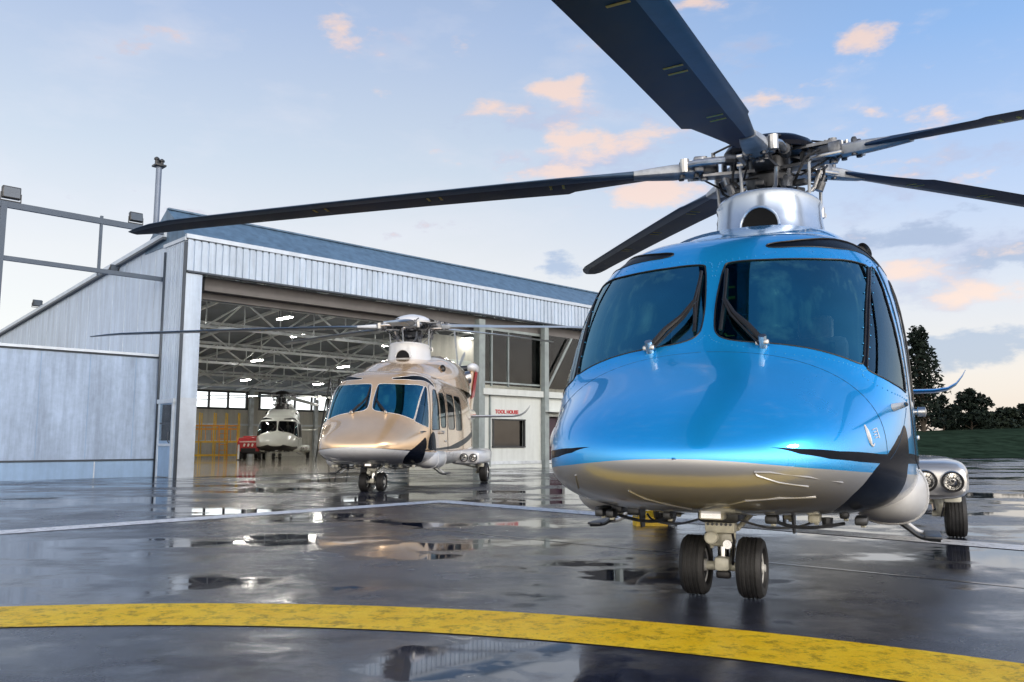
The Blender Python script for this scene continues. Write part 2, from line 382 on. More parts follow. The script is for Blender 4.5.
# ------------------------------------------------------------------ helicopters
HUB_B, HUB_Z, TILT, RR = 2.88, 3.707, .0934, 6.98
def rotor_matrix(az):
    return Matrix.Translation((-HUB_B, 0, HUB_Z)) @ Matrix.Rotation(TILT, 4, 'Y') @ Matrix.Rotation(az, 4, 'Z')
def foil(chord, thick, pitch, r, z):
    pts = [(0, 0), (.03, .45), (.10, .8), (.28, 1.), (.55, .75), (.8, .35), (1., .03), (.8, -.2), (.55, -.36), (.28, -.45), (.10, -.4), (.03, -.28)]
    cp, sp = math.cos(pitch), math.sin(pitch); out = []
    for x, t in pts:
        y = (.235-x)*chord*1.17; zz = t*thick
        out.append((r, y*cp-zz*sp, z+y*sp+zz*cp))
    return out
def droop(r): return -.22*max(0, r/RR)**1.5
def blade_meshes():
    b = MB(); rings = []; st = [(.98, .17, .055), (1.25, .22, .05), (1.6, .30, .042), (1.95, .385, .038), (2.02, .455, .034), (2.6, .445, .03), (3.6, .43, .028), (4.6, .42, .026), (5.6, .41, .025), (6.3, .40, .022), (6.55, .36, .019), (6.75, .27, .015), (6.88, .15, .010)]
    for r, c, t in st:
        sweep = -max(0, r-6.3)**2*.35
        ring = foil(c, t, math.radians(7.5-5.5*r/RR), r, droop(r))
        if r < 1.9: ring = [(x, y+.0, z) for x, y, z in ring]
        rings.append([(x, y+sweep, z-max(0, r-6.4)*.06) for x, y, z in ring])
    fs = b.loft(rings, 0)
    for i, f in enumerate(fs):
        if i < (len(rings)-1)*12 and (i % 12) in (0, 1, 2, 9, 10, 11): f.material_index = 1
    o = b.build('rotor_blade', ['blade', 'bladeedge'], sharp=50)
    for r in (2.05, 3.35, 4.6):
        for q in (0, .13):
            k = MB(); rr = r+q; pz = droop(rr); p = math.radians(7.5-5.5*rr/RR)
            for (y0, y1) in ((-.17, -.045),):
                P = []
                for (dr, y) in ((0, y0), (.026, y0), (.026, y1), (0, y1)):
                    th_ = -.45*.03*(1-abs((.25*.43-y)/.43-.28)*1.1)-.0035
                    P.append((rr+dr, y*math.cos(p)-th_*math.sin(p), pz+y*math.sin(p)+th_*math.cos(p)))
                k.prism(P, (0, 0, -.002))
            k.build('blade_marking', 'orange_mark', o)
    c = MB()
    rings = []
    for r, w, t in ((.62, .085, .055), (.74, .10, .062), (.95, .115, .06), (1.15, .10, .048), (1.34, .075, .034)):
        p = math.radians(7); ring = []
        for k_ in range(14):
            a = 2*PI*k_/14; y = w*math.copysign(abs(math.cos(a))**.55, math.cos(a)); z = t*math.copysign(abs(math.sin(a))**.55, math.sin(a))
            ring.append((r, y*math.cos(p)-z*math.sin(p), z*math.cos(p)+y*math.sin(p)+droop(r)))
        rings.append(ring)
    c.loft(rings, 0)
    for y in (-.06, .06):
        for r in (.72, .86): c.lathe((r, y, -.085), (0, 0, 1), [(0, .018), (0, .028), (.02, .028), (.15, .028), (.17, .018)], 1, 8)
    co = c.build('blade_cuff', ['cuff', 'darksteel'], o)
    d = MB()
    d.tube([(.30, .19, .03), (.46, .20, .035)], .055, 0, 10); d.tube([(.44, .20, .035), (.72, .19, .03), (.84, .15, .02)], [.035, .033, .03], 1, 10)
    d.lathe((.84, .15, -.05), (0, 0, 1), [(0, .03), (0, .045), (.13, .045), (.13, .03)], 1, 10)
    do = d.build('lag_damper', ['darksteel', 'steel'], o)
    e = MB()
    e.tube([(.47, -.20, -.52), (.49, -.205, -.07)], .016, 0, 8)
    for z in (-.52, -.07): e.lathe((.48, -.235, z), (0, 1, 0), [(0, .015), (0, .032), (.06, .032), (.06, .015)], 1, 10)
    e.box((.62, -.16, -.055), (.34, .06, .035), 1, None, .01)
    eo = e.build('pitch_link', ['cuff', 'steel'], o)
    return o
def copy_tree(o, parent=None):
    c = o.copy(); COL.objects.link(c)
    if parent: c.parent = parent
    for ch in list(o.children): copy_tree(ch, c)
    return c
def hub_mesh():
    b = MB()
    b.lathe((0, 0, -.75), (0, 0, 1), [(0, .10), (0, .15), (.45, .15), (.5, .22), (.62, .24), (.66, .20), (.80, .20), (.82, .10)], 0, 28)
    for k in range(5):
        R = Matrix.Rotation(2*PI*k/5, 4, 'Z')
        def T(p): return R @ Vector(p)
        for z, w in ((.075, .085), (-.085, .095)):
            b.prism([T((.12, -w*1.25, z)), T((.40, -w, z)), T((.66, -w*.8, z)), T((.70, 0, z)), T((.66, w*.8, z)), T((.40, w, z)), T((.12, w*1.25, z))], (0, 0, .03), 1)
        for r, rad in ((.36, .075), (.44, .085), (.52, .075)):
            b.lathe(T((r-.02, 0, 0)), T((1, 0, 0)), [(0, rad*.7), (.005, rad), (.035, rad), (.04, rad*.7)], 0, 12)
        b.lathe(T((.64, 0, -.11)), (0, 0, 1), [(0, .02), (0, .04), (.24, .04), (.24, .02)], 1, 10)
        b.tube([T((.2, .12, .14)), T((.38, .16, .19)), T((.55, .10, .13))], .011, 2, 6)
        b.tube([T((.22, -.10, -.16)), T((.40, -.19, -.2)), T((.60, -.12, -.10)), T((.72, -.10, -.02))], .010, 2, 6)
        b.box(T((.25, .22, .11)), (.07, .07, .06), 0, R.to_3x3(), .01)
        b.box(T((.60, 0, .0)), (.16, .20, .13), 0, R.to_3x3(), .03); b.box(T((.70, .11, .03)), (.10, .07, .16), 1, R.to_3x3(), .02); b.box(T((.70, -.11, .0)), (.12, .06, .14), 1, R.to_3x3(), .02)
        for q in range(4): b.lathe(T((.63+.045*q, .02, .06)), (0, 0, 1), [(0, .008), (0, .013), (.035, .013), (.035, .004)], 3, 6)
        b.tube([T((.34, -.22, -.28)), T((.42, -.30, -.20)), T((.48, -.26, -.06)), T((.60, -.2, .0))], .014, 2, 6)
        b.tube([T((.28, .02, -.38)), T((.40, .10, -.28)), T((.46, .12, -.12))], .02, 3, 7)
        b.lathe(T((.40, .20, -.30)), T((.3, .2, .9)), [(0, .02), (0, .045), (.09, .045), (.1, .02), (.16, .018)], 1, 10)
        b.box(T((.33, -.05, -.24)), (.13, .09, .06), 0, R.to_3x3(), .015)
        b.lathe(T((.22, 0, .11)), (0, 0, 1), [(0, .015), (0, .024), (.05, .024), (.05, .01)], 1, 8)
        b.lathe(T((.55, .07, .10)), (0, 0, 1), [(0, .015), (0, .02), (.045, .02), (.045, .01)], 1, 8)
    return b
def wheel_part(name, parent, b_, l_, R, W, steer=0.):
    m = MB(True); h = W/2
    tp = [(-h*.62, R*.58), (-h*.92, R*.66), (-h, R*.78), (-h*.93, R*.90), (-h*.72, R*.975)]
    for g in (-.5, -.17, .17, .5):
        tp += [(h*(g-.10), R*.998), (h*(g-.07), R*.972), (h*(g+.07), R*.972), (h*(g+.10), R*.998)]
    tp += [(h*.72, R*.975), (h*.93, R*.90), (h, R*.78), (h*.92, R*.66), (h*.62, R*.58)]
    m.lathe((b_, l_, R), (0, 1, 0), tp, 0, 40)
    for sg in (-1, 1):
        m.lathe((b_, l_, R), (0, sg, 0), [(h*.45, .02), (h*.45, R*.46), (h*.62, R*.50), (h*.68, R*.585), (h*.60, R*.60)], 1, 32)
        m.lathe((b_, l_, R), (0, sg, 0), [(h*.4, .015), (h*.4, R*.22), (h*.85, R*.20), (h*.9, R*.13), (h*1.02, R*.12), (h*1.02, .01)], 1, 20)
        for k in range(8):
            a = 2*PI*k/8; m.lathe((b_+math.cos(a)*R*.34, l_+sg*h*.44, R+math.sin(a)*R*.34), (0, sg, 0), [(0, .004), (0, .014), (.016, .014), (.016, .004)], 2, 6)
    return m.build(name, ['rubber', 'rim', 'darksteel'], parent)
def lamp(parent, b_, l_, z_, r, tiltdown=.12):
    m = MB(True); ax = Vector((-1, 0, -tiltdown)).normalized(); c = Vector((b_, l_, z_))
    m.lathe(c, ax, [(-.10, r*1.0), (.012, r*1.10), (.024, r*1.07), (.024, r*.94), (.0, r*.86), (-.03, r*.5), (-.045, .01)], 0, 28, [0, 0, 1, 1, 2, 2])
    m.lathe(c, ax, [(-.055, .01), (-.055, r*.22), (-.015, r*.22), (-.005, .01)], 2, 12)
    for k in range(6):
        a = k*PI/6+.3; m.tube([c+ax*.006+Vector((0, math.cos(a)*r*.8, math.sin(a)*r*.8)), c+ax*.012-Vector((0, math.cos(a)*r*.8, math.sin(a)*r*.8))], .0028, 1, 5)
    return m.build('landing_light', ['steel', 'black', 'lens'], parent)
def superell(c, rad, n1=2.6, n2=2.4, nu=20, nv=28):
    rings = []
    def pw(x, n): return math.copysign(abs(x)**(2/n), x)
    for i in range(nu+1):
        a = -PI/2+PI*i/nu; ca = pw(math.cos(a), n1) if abs(math.cos(a)) > 1e-6 else 1e-3; sa = pw(math.sin(a), n1)
        rings.append([(c[0]+rad[0]*sa, c[1]+rad[1]*ca*pw(math.cos(2*PI*k/nv), n2), c[2]+rad[2]*ca*pw(math.sin(2*PI*k/nv), n2)) for k in range(nv)])
    return rings
def sect(b_, l0, l1, z0, z1, n=3., k=28):
    lc, zc, w, h = (l0+l1)/2, (z0+z1)/2, (l1-l0)/2, (z1-z0)/2
    return [(b_, lc+w*math.copysign(abs(math.cos(2*PI*i/k))**(2/n), math.cos(2*PI*i/k)), zc+h*math.copysign(abs(math.sin(2*PI*i/k))**(2/n), math.sin(2*PI*i/k))) for i in range(k)]
BLADE_PROTO = None
def helicopter(name, loc, yaw, sch, label, az0=0., group=None):
    global BLADE_PROTO
    root = empty(name, loc, math.atan2(-math.cos(yaw), -math.sin(yaw)), label, 'helicopter', group)
    up, low, dark, acc = sch['mats']
    mats = [up, low, dark, acc]
    # --- skin
    layers = sch['layers']
    wins = [('windscreen', WINDSCREEN, sch.get('glass', 'glass')), ('quarter_window', QUARTER, 'sideglass'), ('eyebrow_window', EYEBROW, 'blackglass_shade'), ('door_window', W1, 'sideglass'), ('door_window', W2, 'sideglass'), ('door_window', W3, 'cabinglass'), ('door_window', W4, 'cabinglass')]
    s, v, T = sheet([p for p, _ in layers if min(q[0] for q in p) >= 0 and max(q[0] for q in p) < S_END] + [q for q in sch['lines']] + [w[1] for w in wins] + [DOOR1, DOOR2])
    cs = s[T].mean(1); cv = v[T].mean(1)
    mi = np.zeros(len(T), int)
    for poly, m in layers: mi[_inside(np.array(poly), cs, cv)] = m
    own = np.zeros(len(T), int)
    own[_inside(np.array(DOOR1), cs, cv)] = 1; own[_inside(np.array(DOOR2), cs, cv)] = 2
    for i, w in enumerate(wins): own[_inside(np.array(w[1]), cs, cv)] = 10+i
    m_ = own == 0; skin_obj('fuselage', s, v, T[m_], mi[m_], mats, root)
    doors = {}
    for sd in (1, -1):
        for k, nm, pl in ((1, 'cockpit_door', DOOR1), (2, 'cabin_door', DOOR2)):
            m_ = own == k; doors[(k, sd)] = skin_obj(nm, s, v, T[m_], mi[m_], mats, root, (sd,), .003)
            seal('door_seal', pl, .006, 'black', doors[(k, sd)], sd)
        for i, (nm, pl, gm) in enumerate(wins):
            m_ = own == 10+i
            par = doors[(1 if i in (3, 4) else 2, sd)] if i >= 3 else root
            g = skin_obj(nm, s, v, T[m_], mi[m_]*0, [gm], par, (sd,), -.004)
            if i < 2 and sch.get('rivets'):
                r_ = MB(); P_ = np.array(pl); cc = P_.mean(0)
                for a, c in _dens(pl, .030):
                    q_ = np.array([a, c])-cc; L_ = np.hypot(*q_); q_ = cc+q_*(1+.024/L_)
                    p_ = on_skin(q_[0], q_[1], 0, sd); n_ = (on_skin(q_[0], q_[1], .1, sd)-p_).normalized()
                    if q_[1] < 1.995: r_.lathe(p_, n_, [(-.002, .0045), (.0018, .0045), (.003, .0015)], 0, 6)
                r_.build('rivet_row', 'rivet', root)['kind'] = 'stuff'
            if i < 3: seal('window_seal', pl, .0055, sch['seal'], g, sd)
            else: seal('window_seal', pl, .008, 'black', par, sd)
        d = MB(True); p = on_skin(1.30, 1.06, .012, sd); d.box((-p.x, p.y, p.z), (.14, .02, .035), 0, None, .008); d.build('door_handle', 'steel', doors[(1, sd)])
    for ln in sch.get('seams', []):
        for sd in (1, -1):
            q = MB(); q.tube([on_skin(a, c, -.0005, sd) for a, c in _sp(ln, 6, False)], .0021, 0, 5); q.build('panel_joint', 'joint_line', root)
    for pl in sch.get('panels', []):
        for sd in (1, -1): seal('panel_joint', pl, .0024, 'joint_line', root, sd)
    # --- roof cowling
    c = MB(True); rings = []
    for b_, w, z0, z1, n in ((.66, .40, 2.36, 2.452, 2.4), (.9, .62, 2.34, 2.54, 2.4), (1.3, .76, 2.32, 2.70, 2.5), (1.8, .83, 2.30, 2.815, 2.6), (2.4, .87, 2.30, 2.90, 2.7), (3.2, .95, 2.30, 3.04, 2.7), (4.2, .98, 2.28, 3.16, 2.6), (5.2, .96, 2.26, 3.17, 2.5), (6.0, .86, 2.22, 3.06, 2.4), (6.5, .66, 2.17, 2.80, 2.3), (7.1, .25, 2.08, 2.36, 2.)):
        ring = []
        for k in range(33):
            a = PI*k/32; ca, sa = math.cos(a), math.sin(a)
            ring.append((b_, w*math.copysign(abs(ca)**(2/n), ca), z0+(z1-z0)*abs(sa)**(2/n)))
        rings.append(ring)
    c.loft(rings, 0, False, True, False)
    cow = c.build('engine_cowling', up, root)
    for sd in (1, -1):
        e = MB(True); e.lathe((5.75, sd*.74, 2.70), (.45, sd*.9, .15), [(-.2, .12), (.06, .17), (.12, .165), (.12, .145), (.0, .12), (.0, .01)], 0, 20, [0, 0, 0, 1, 1]); e.build('exhaust_pipe', ['steel', 'black'], cow)
        e = MB(True); e.lathe((2.55, sd*.80, 2.66), (-.55, sd*.8, .25), [(-.12, .06), (.05, .085), (.065, .08), (.03, .065), (.0, .01)], 0, 18, [0, 1, 1, 1]); e.build('air_intake', [up, 'black'], cow)
    # --- mast fairing
    if sch['fairing']:
        f = MB(True); rings = []
        for z, ra, rl in ((2.66, .80, .66), (2.76, .68, .58), (2.84, .625, .525), (2.93, .60, .51), (3.0, .58, .495), (3.15, .56, .48), (3.195, .572, .492), (3.215, .56, .482), (3.22, .51, .44), (3.17, .46, .40)):
            rings.append([(2.72+ra*math.cos(2*PI*k/40), rl*math.sin(2*PI*k/40), z+.05*math.cos(2*PI*k/40)*-1*(z > 2.9)) for k in range(40)])
        f.loft(rings, 0); fo = f.build('mast_fairing', sch['fairing'], root)
        a = MB(True); rim = []
        for k in range(17):
            t = PI*k/16; y = .17*math.cos(t); z = 2.89+.18*math.sin(t)
            rim.append((y, z))
        def fx(y, z): return 2.72-(.575+.10*max(0, (2.98-z))*2.2)*math.sqrt(max(0, 1-(y/.5)**2))-.075*(1-.2*abs(y))
        inner = [(fx(y, z)-.012, y, z) for y, z in rim]
        a.prism(inner, (.10, 0, 0), 1)  # solid black plate painted as the shade inside an open inlet
        a.tube([(fx(y, z)-.012, y, z) for y, z in rim], .014, 0, 8)
        a.build('cooling_inlet', [sch['fairing'], 'blackglass_shade'], fo)
    else:
        f = MB(True); f.lathe((2.8, 0, 2.7), (0, 0, 1), [(0, .5), (.25, .42), (.5, .36), (.62, .26), (.8, .18)], 0, 20)
        for k in range(7):
            a = k*.9; f.tube([(2.8+.42*math.cos(a), .42*math.sin(a), 2.75), (2.8+.30*math.cos(a+.3), .30*math.sin(a+.3), 3.3)], .03, 1, 6)
        f.build('gearbox', ['black', 'steel'], root)
    # --- rotor
    hub = hub_mesh().build('rotor_hub', ['darksteel', 'hubsteel', 'rubber', 'steel'], root); hub.matrix_local = rotor_matrix(az0)
    dm = MB(); dm.lathe((0, 0, .12), (0, 0, 1), [(0, .16), (.01, .30), (-.02, .405), (-.02, .43), (.02, .435), (.07, .40), (.12, .31), (.155, .19), (.175, .08), (.18, .005)], 0, 40, [1, 1, 1, 0, 0, 0, 0, 0, 0]); dm.build('hub_cap', [sch['cap'], 'darksteel'], hub)
    sw = MB(); sw.lathe((0, 0, -.60), (0, 0, 1), [(0, .26), (0, .44), (.03, .47), (.055, .47), (.08, .44), (.08, .26)], 0, 36)
    for k in range(10): sw.lathe((.47*math.cos(k*PI/5+.2), .47*math.sin(k*PI/5+.2), -.59), (0, 0, 1), [(0, .02), (0, .035), (.1, .03), (.1, .01)], 1, 8)
    for a in (0, 2.1, 4.2): sw.tube([(.34*math.cos(a), .34*math.sin(a), -.58), (.42*math.cos(a+.5), .42*math.sin(a+.5), -.40), (.25*math.cos(a+.5), .25*math.sin(a+.5), -.2)], .026, 1, 8)
    sw.build('swashplate', ['darksteel', 'steel'], hub)
    for k in range(5):
        if BLADE_PROTO is None: BLADE_PROTO = bl = blade_meshes(); bl.parent = root
        else: bl = copy_tree(BLADE_PROTO, root)
        bl.matrix_local = rotor_matrix(az0+2*PI*k/5)
        if sch.get('blade'):
            bl.data = bl.data.copy(); bl.data.materials[0] = M[sch['blade']]
    # --- tail: fin, gearbox, stabiliser, tail rotor
    t = MB(True); rings = []
    for z, b0, b1, th_ in ((1.75, 9.15, 10.65, .13), (2.05, 9.5, 10.75, .12), (2.6, 10.0, 11.1, .10), (3.2, 10.5, 11.45, .09), (3.5, 10.75, 11.6, .08), (3.62, 10.95, 11.55, .04)):
        rings.append([(b0+(b1-b0)*(.5-.5*math.cos(2*PI*k/18)), th_*math.sin(2*PI*k/18)*(1.25-.6*(.5-.5*math.cos(2*PI*k/18))), z) for k in range(18)])
    t.loft(rings, 0); fin = t.build('tail_fin', [sch['fin']], root)
    t = MB(True)
    if sch.get('finstripe'):
        for sd in (1, -1): t.prism([(9.95, sd*.135, 2.35), (10.45, sd*.13, 2.45), (11.2, sd*.115, 3.42), (10.8, sd*.115, 3.42)], (0, sd*.006, 0), 0)
        t.build('fin_stripe', sch['finstripe'], fin)
    t = MB(True); t.loft(superell((10.95, 0, 3.42), (.50, .19, .17), 2.2, 2.2, 12, 18), 0); t.build('tail_gearbox', low, fin)
    t = MB(True); pts = []
    for sd in (1, -1):
        rings = []
        for l, z, ch, b0, th_ in ((.15, 1.78, .62, 9.30, .045), (1.0, 1.785, .58, 9.33, .04), (1.55, 1.79, .55, 9.36, .035), (1.75, 1.82, .53, 9.38, .03), (1.88, 1.90, .48, 9.45, .026), (1.98, 2.03, .38, 9.55, .02), (2.03, 2.12, .26, 9.68, .012)):
            rings.append([(b0+ch*(.5-.5*math.cos(2*PI*k/14)), sd*l+0*k, z+th_*math.sin(2*PI*k/14)) for k in range(14)])
        t.loft(rings, 0)
    t.build('stabiliser', [sch.get('stab', up)], root)
    t = MB(True); t.lathe((10.95, -.18, 3.42), (0, -1, 0), [(0, .10), (.28, .09), (.30, .14), (.38, .13), (.40, .02)], 1, 16)
    for k in range(4):
        a = .5+k*PI/2; ca, sa = math.cos(a), math.sin(a); rings = []
        for r, w in ((.18, .06), (.45, .10), (1.2, .10), (1.33, .07)):
            rings.append([(10.95+r*ca-w*sa*math.cos(q*PI/4), -.52+.016*math.sin(q*PI/4), 3.42+r*sa+w*ca*math.cos(q*PI/4)) for q in range(8)])
        t.loft(rings, 0)
    t.build('tail_rotor', ['cuff', 'darksteel'], root)
    # --- sponsons, main gear, float pods, steps
    for sd in (1, -1):
        m = MB(True)
        rings = [sect(b_, sd*min(l0, l1) if sd > 0 else -max(l0, l1), sd*max(l0, l1) if sd > 0 else -min(l0, l1), z0, z1, n) for b_, l0, l1, z0, z1, n in ((3.16, .98, 1.36, .56, .70, 2.2), (3.18, .92, 1.52, .485, .745, 3.), (3.22, .88, 1.575, .455, .775, 3.4), (3.34, .86, 1.60, .44, .795, 3.8), (4.0, .86, 1.63, .43, .81, 3.8), (4.8, .86, 1.62, .43, .82, 3.6), (5.6, .84, 1.5, .50, .82, 3.2), (6.2, .74, 1.15, .62, .82, 2.6), (6.5, .66, .9, .70, .80, 2.2))]
        m.loft(rings, 0); sp = m.build('sponson', [low], root)
        lamp(sp, 3.13, sd*1.235, .615, .092); lamp(sp, 3.135, sd*1.455, .612, .088)
        g = MB(True)
        g.tube([(4.05, sd*1.36, .62), (4.12, sd*1.37, .40), (4.30, sd*1.385, .24)], [.06, .05, .042], 0, 10)
        g.tube([(4.55, sd*1.30, .60), (4.36, sd*1.34, .27)], [.045, .03], 1, 10)
        g.tube([(4.33, sd*1.30, .235), (4.33, sd*1.60, .235)], .03, 0, 10)
        g.box((4.0, sd*1.48, .44), (.14, .16, .13), 0, None, .02); g.tube([(3.8, sd*.95, .47), (4.2, sd*1.3, .36)], .022, 0, 8)
        g.tube([(4.0, sd*1.42, .42), (3.96, sd*1.40, .33), (4.15, sd*1.38, .22)], .009, 2, 6)
        mg = g.build('main_gear', ['cream', 'chrome', 'black'], root)
        wheel_part('wheel', mg, 4.33, sd*1.515, .235, .20)
        p = MB(True)
        p.loft(superell((.98, sd*.965, .64), (.66, .245, .215), 3., 2.4, 24, 28), 0)
        pod = p.build('float_pod', [sch['pod']], root)
        q = MB(True)
        for bb in (.62, 1.34):
            sc = (1-(abs(bb-.98)/.66)**3)**(1/3)
            q.tube([(bb, sd*.965+.250*sc*math.copysign(abs(math.cos(a))**(2/2.4), math.cos(a)), .64+.220*sc*math.copysign(abs(math.sin(a))**(2/2.4), math.sin(a))) for a in np.linspace(-PI, PI, 33)], .007, 0, 5, False)
        q.build('pod_strap', sch['pod'], pod)
        q = MB(True)
        for bb in (1.04, 1.40): q.tube(curve_smooth([(bb, sd*.95, .46), (bb, sd*1.06, .38), (bb, sd*1.15, .315), (bb, sd*1.27, .30)], 5), .016, 0, 8)
        q.box((1.22, sd*1.225, .315), (.44, .11, .02), 1, None, .006)
        q.build('boarding_step', ['white', 'darksteel'], root)
    # --- nose gear
    g = MB(True)
    g.box((0, 0, .535), (.30, .26, .14), 1, None, .03)
    g.tube([(0, 0, .56), (0, 0, .33)], .058, 0, 14); g.tube([(0, 0, .36), (0, 0, .20)], .037, 2, 14)
    g.box((0, 0, .36), (.11, .15, .10), 0, None, .02); g.box((-.06, 0, .44), (.10, .19, .085), 0, None, .02); g.box((-.02, 0, .205), (.12, .10, .09), 0, None, .025)
    g.lathe((-.115, -.045, .375), (-1, 0, 0), [(0, .02), (0, .04), (.05, .04), (.06, .03), (.06, .005)], 0, 14)
    g.lathe((-.10, .05, .335), (-1, 0, 0), [(0, .015), (0, .028), (.03, .028), (.03, .005)], 2, 12)
    g.tube([(0, -.20, .185), (0, .20, .185)], .028, 0, 12)
    for y in (-.035, .035): g.tube([(.05, y, .36), (.14, y, .28), (.05, y, .20)], [.016, .02, .016], 0, 8)
    g.tube([(.0, 0, .42), (.42, 0, .55)], .028, 0, 10); g.tube([(0, .09, .42), (.28, .20, .56)], .016, 0, 8); g.tube([(0, -.09, .42), (.28, -.20, .56)], .016, 0, 8)
    g.tube([(-.05, .06, .45), (-.10, .085, .36), (-.07, .07, .25), (-.02, .06, .2)], .008, 3, 6); g.tube([(-.05, -.07, .45), (-.11, -.09, .38), (-.06, -.06, .24)], .008, 3, 6)
    g.box((-.02, 0, .135), (.05, .09, .045), 3, None, .012)
    for y in (-.06, .06): g.tube([(-.02, y, .47), (-.05, y*1.3, .40), (-.03, y*1.1, .30)], .012, 0, 7)
    for k in range(6): g.lathe((-.112, -.07+.028*k, .455), (-1, 0, 0), [(0, .004), (0, .009), (.01, .009), (.01, .003)], 1, 6)
    ng = g.build('nose_gear', ['cream', 'darksteel', 'chrome', 'black', 'amber'], root)
    wheel_part('wheel', ng, 0, .175, .187, .158); wheel_part('wheel', ng, 0, -.175, .187, .158)
    # --- belly fittings, each its own part
    def part(nm, mats_, fn):
        g_ = MB(True); fn(g_); g_.build(nm, mats_, root)
    part('taxi_light', ['cream', 'chrome'], lambda g: (g.box((-.30, .0, .535), (.10, .15, .07), 0, None, .012), g.box((-.352, 0, .535), (.006, .12, .05), 1)))
    for (b_, l_) in ((.25, .38), (.3, -.36), (-.1, .32), (-.05, -.33), (.6, .1), (.55, -.55), (.1, .55), (.15, -.62), (.45, .7), (.0, -.80), (.18, -.86), (-.12, -.70), (.32, -.78), (.05, .82)):
        part('belly_box', ['darksteel', 'cream'], lambda g: (g.box((b_, l_, .497), (.10+.12*random.random(), .05+.05*random.random(), .05), random.random() > .6, None, .012), g.box((b_-.02, l_+.01, .467), (.03, .03, .02), 1, None, .006)))
    for sd in (1, -1):
        part('belly_hose', 'darksteel', lambda g: g.tube(curve_smooth([(-.12, sd*.30, .50), (-.02, sd*.42, .452), (.02, sd*.56, .447), (.10, sd*.72, .47)], 4), .012, 0, 6))
        part('belly_hose', 'steel', lambda g: g.tube(curve_smooth([(-.08, sd*.10, .49), (-.02, sd*.28, .438), (.05, sd*.46, .446), (.2, sd*.55, .475)], 4), .008, 0, 6))
    for (b_, l_) in ((.0, .42), (-.02, -.55), (.5, .3), (.45, -.2)):
        part('blade_aerial', 'darksteel', lambda g: g.prism([(b_, l_, .52), (b_+.14, l_, .52), (b_+.12, l_, .40), (b_+.05, l_, .40)], (0, .012, 0), 0))
    part('drain_mast', 'darksteel', lambda g: g.lathe((.12, .62, .44), (0, 0, 1), [(0, .01), (0, .03), (.06, .035), (.06, .01)], 0, 10))
    for pts in sch.get('mouldings', []):
        g = MB(); g.tube([on_skin(a, c, .002, sd_) for a, c, sd_ in pts], .005, 0, 8); g.build('belly_moulding', low, root)
    # --- wipers, pitot tubes
    for sd in (1, -1):
        w = MB()
        base = on_skin(.7340, 1.785, .02, sd); mid = on_skin(.7826, 1.9025, .05, sd); elb = on_skin(.8074, 1.944, .045, sd)
        w.tube([base, base*.5+mid*.5+Vector((.015, 0, .012)), mid, elb], [.020, .018, .015, .012], 0, 8)
        off = on_skin(.7400, 1.77, .03, sd)-on_skin(.7340, 1.785, .03, sd)
        w.tube([base-off*.9, mid-off*.7, elb-off*.3], .009, 0, 6)
        p0, p1, p2 = on_skin(.862, 1.9520, .016, sd), on_skin(.8074, 1.9480, .018, sd), on_skin(.7600, 1.9500, .012, sd)
        w.tube([p0, p1, p2], .012, 0, 6); w.tube([p0*.85+p1*.15, elb, p2*.8+p1*.2], .010, 0, 6)
        q = on_skin(.7300, 1.785, .012, sd)
        for dx in (-.03, .02): w.box(q+Vector((dx*.6, dx, .012)), (.05, .035, .035), 1, None, .01)
        w.lathe(q, (.5, 0, .8), [(-.02, .01), (-.02, .026), (.06, .024), (.06, .006)], 1, 12)
        w.build('wiper', ['black', 'steel'], root)
        if sd < 0: continue
        w = MB(); a = on_skin(.7901, 1.2068, 0, sd); nrm = (on_skin(.7901, 1.2068, .1, sd)-a).normalized()
        w.tube([a, a+nrm*.075], [.024, .014], 1, 12); q = a+nrm*.075
        w.tube([q+Vector((-.16, 0, .0)), q, q+Vector((.22, 0, -.01)), q+Vector((.31, 0, -.01))], [.008, .013, .010, .006], 0, 10)
        w.build('pitot_tube', ['black', 'white'], root)
    for sd in (1, -1):
        w = MB(True); w.lathe((1.0, sd*1.13, 1.175), (0, sd, 0), [(0, .015), (0, .022), (.04, .02), (.045, .034), (.09, .034), (.10, .01)], 0, 14); w.build('door_fitting', 'steel', doors[(1, sd)])
    # --- cockpit
    g = MB(True)
    g.loft([sect(b_, -w, w, z0, z1, 4., 24) for b_, w, z0, z1 in ((-.20, .50, 1.20, 1.46), (-.05, .82, 1.15, 1.52), (.12, .90, .98, 1.54), (.16, .90, .98, 1.52))], 0)
    for l in (-.55, -.2, .2, .55): g.box((.165, l, 1.34), (.02, .26, .24), 1, None, .02)
    g.box((.7, 0, 1.0), (.9, .26, .30), 0, None, .03)
    g.build('instrument_panel', ['panel', 'black'], root)
    g = MB(True); g.box((1.25, 0, .70), (2.2, 1.9, .06), 0); g.box((3.4, 0, 1.5), (.05, 1.9, 1.6), 0, None, .02); g.box((1.62, .62, 1.25), (.05, .72, 1.05), 0, None, .02); g.box((1.62, -.62, 1.25), (.05, .72, 1.05), 0, None, .02)
    g.build('cabin_bulkhead', 'panel', root)
    g = MB(True); g.box((.62, 0, 2.27), (.62, .30, .12), 0, Matrix.Rotation(-.12, 3, 'Y'), .03)
    g.box((.16, -.02, 1.93), (.09, .12, .36), 0, Matrix.Rotation(.35, 3, 'Y'), .02); g.box((.10, -.02, 1.74), (.07, .09, .08), 1, None, .01)
    g.build('overhead_console', ['black', 'headrest'], root)
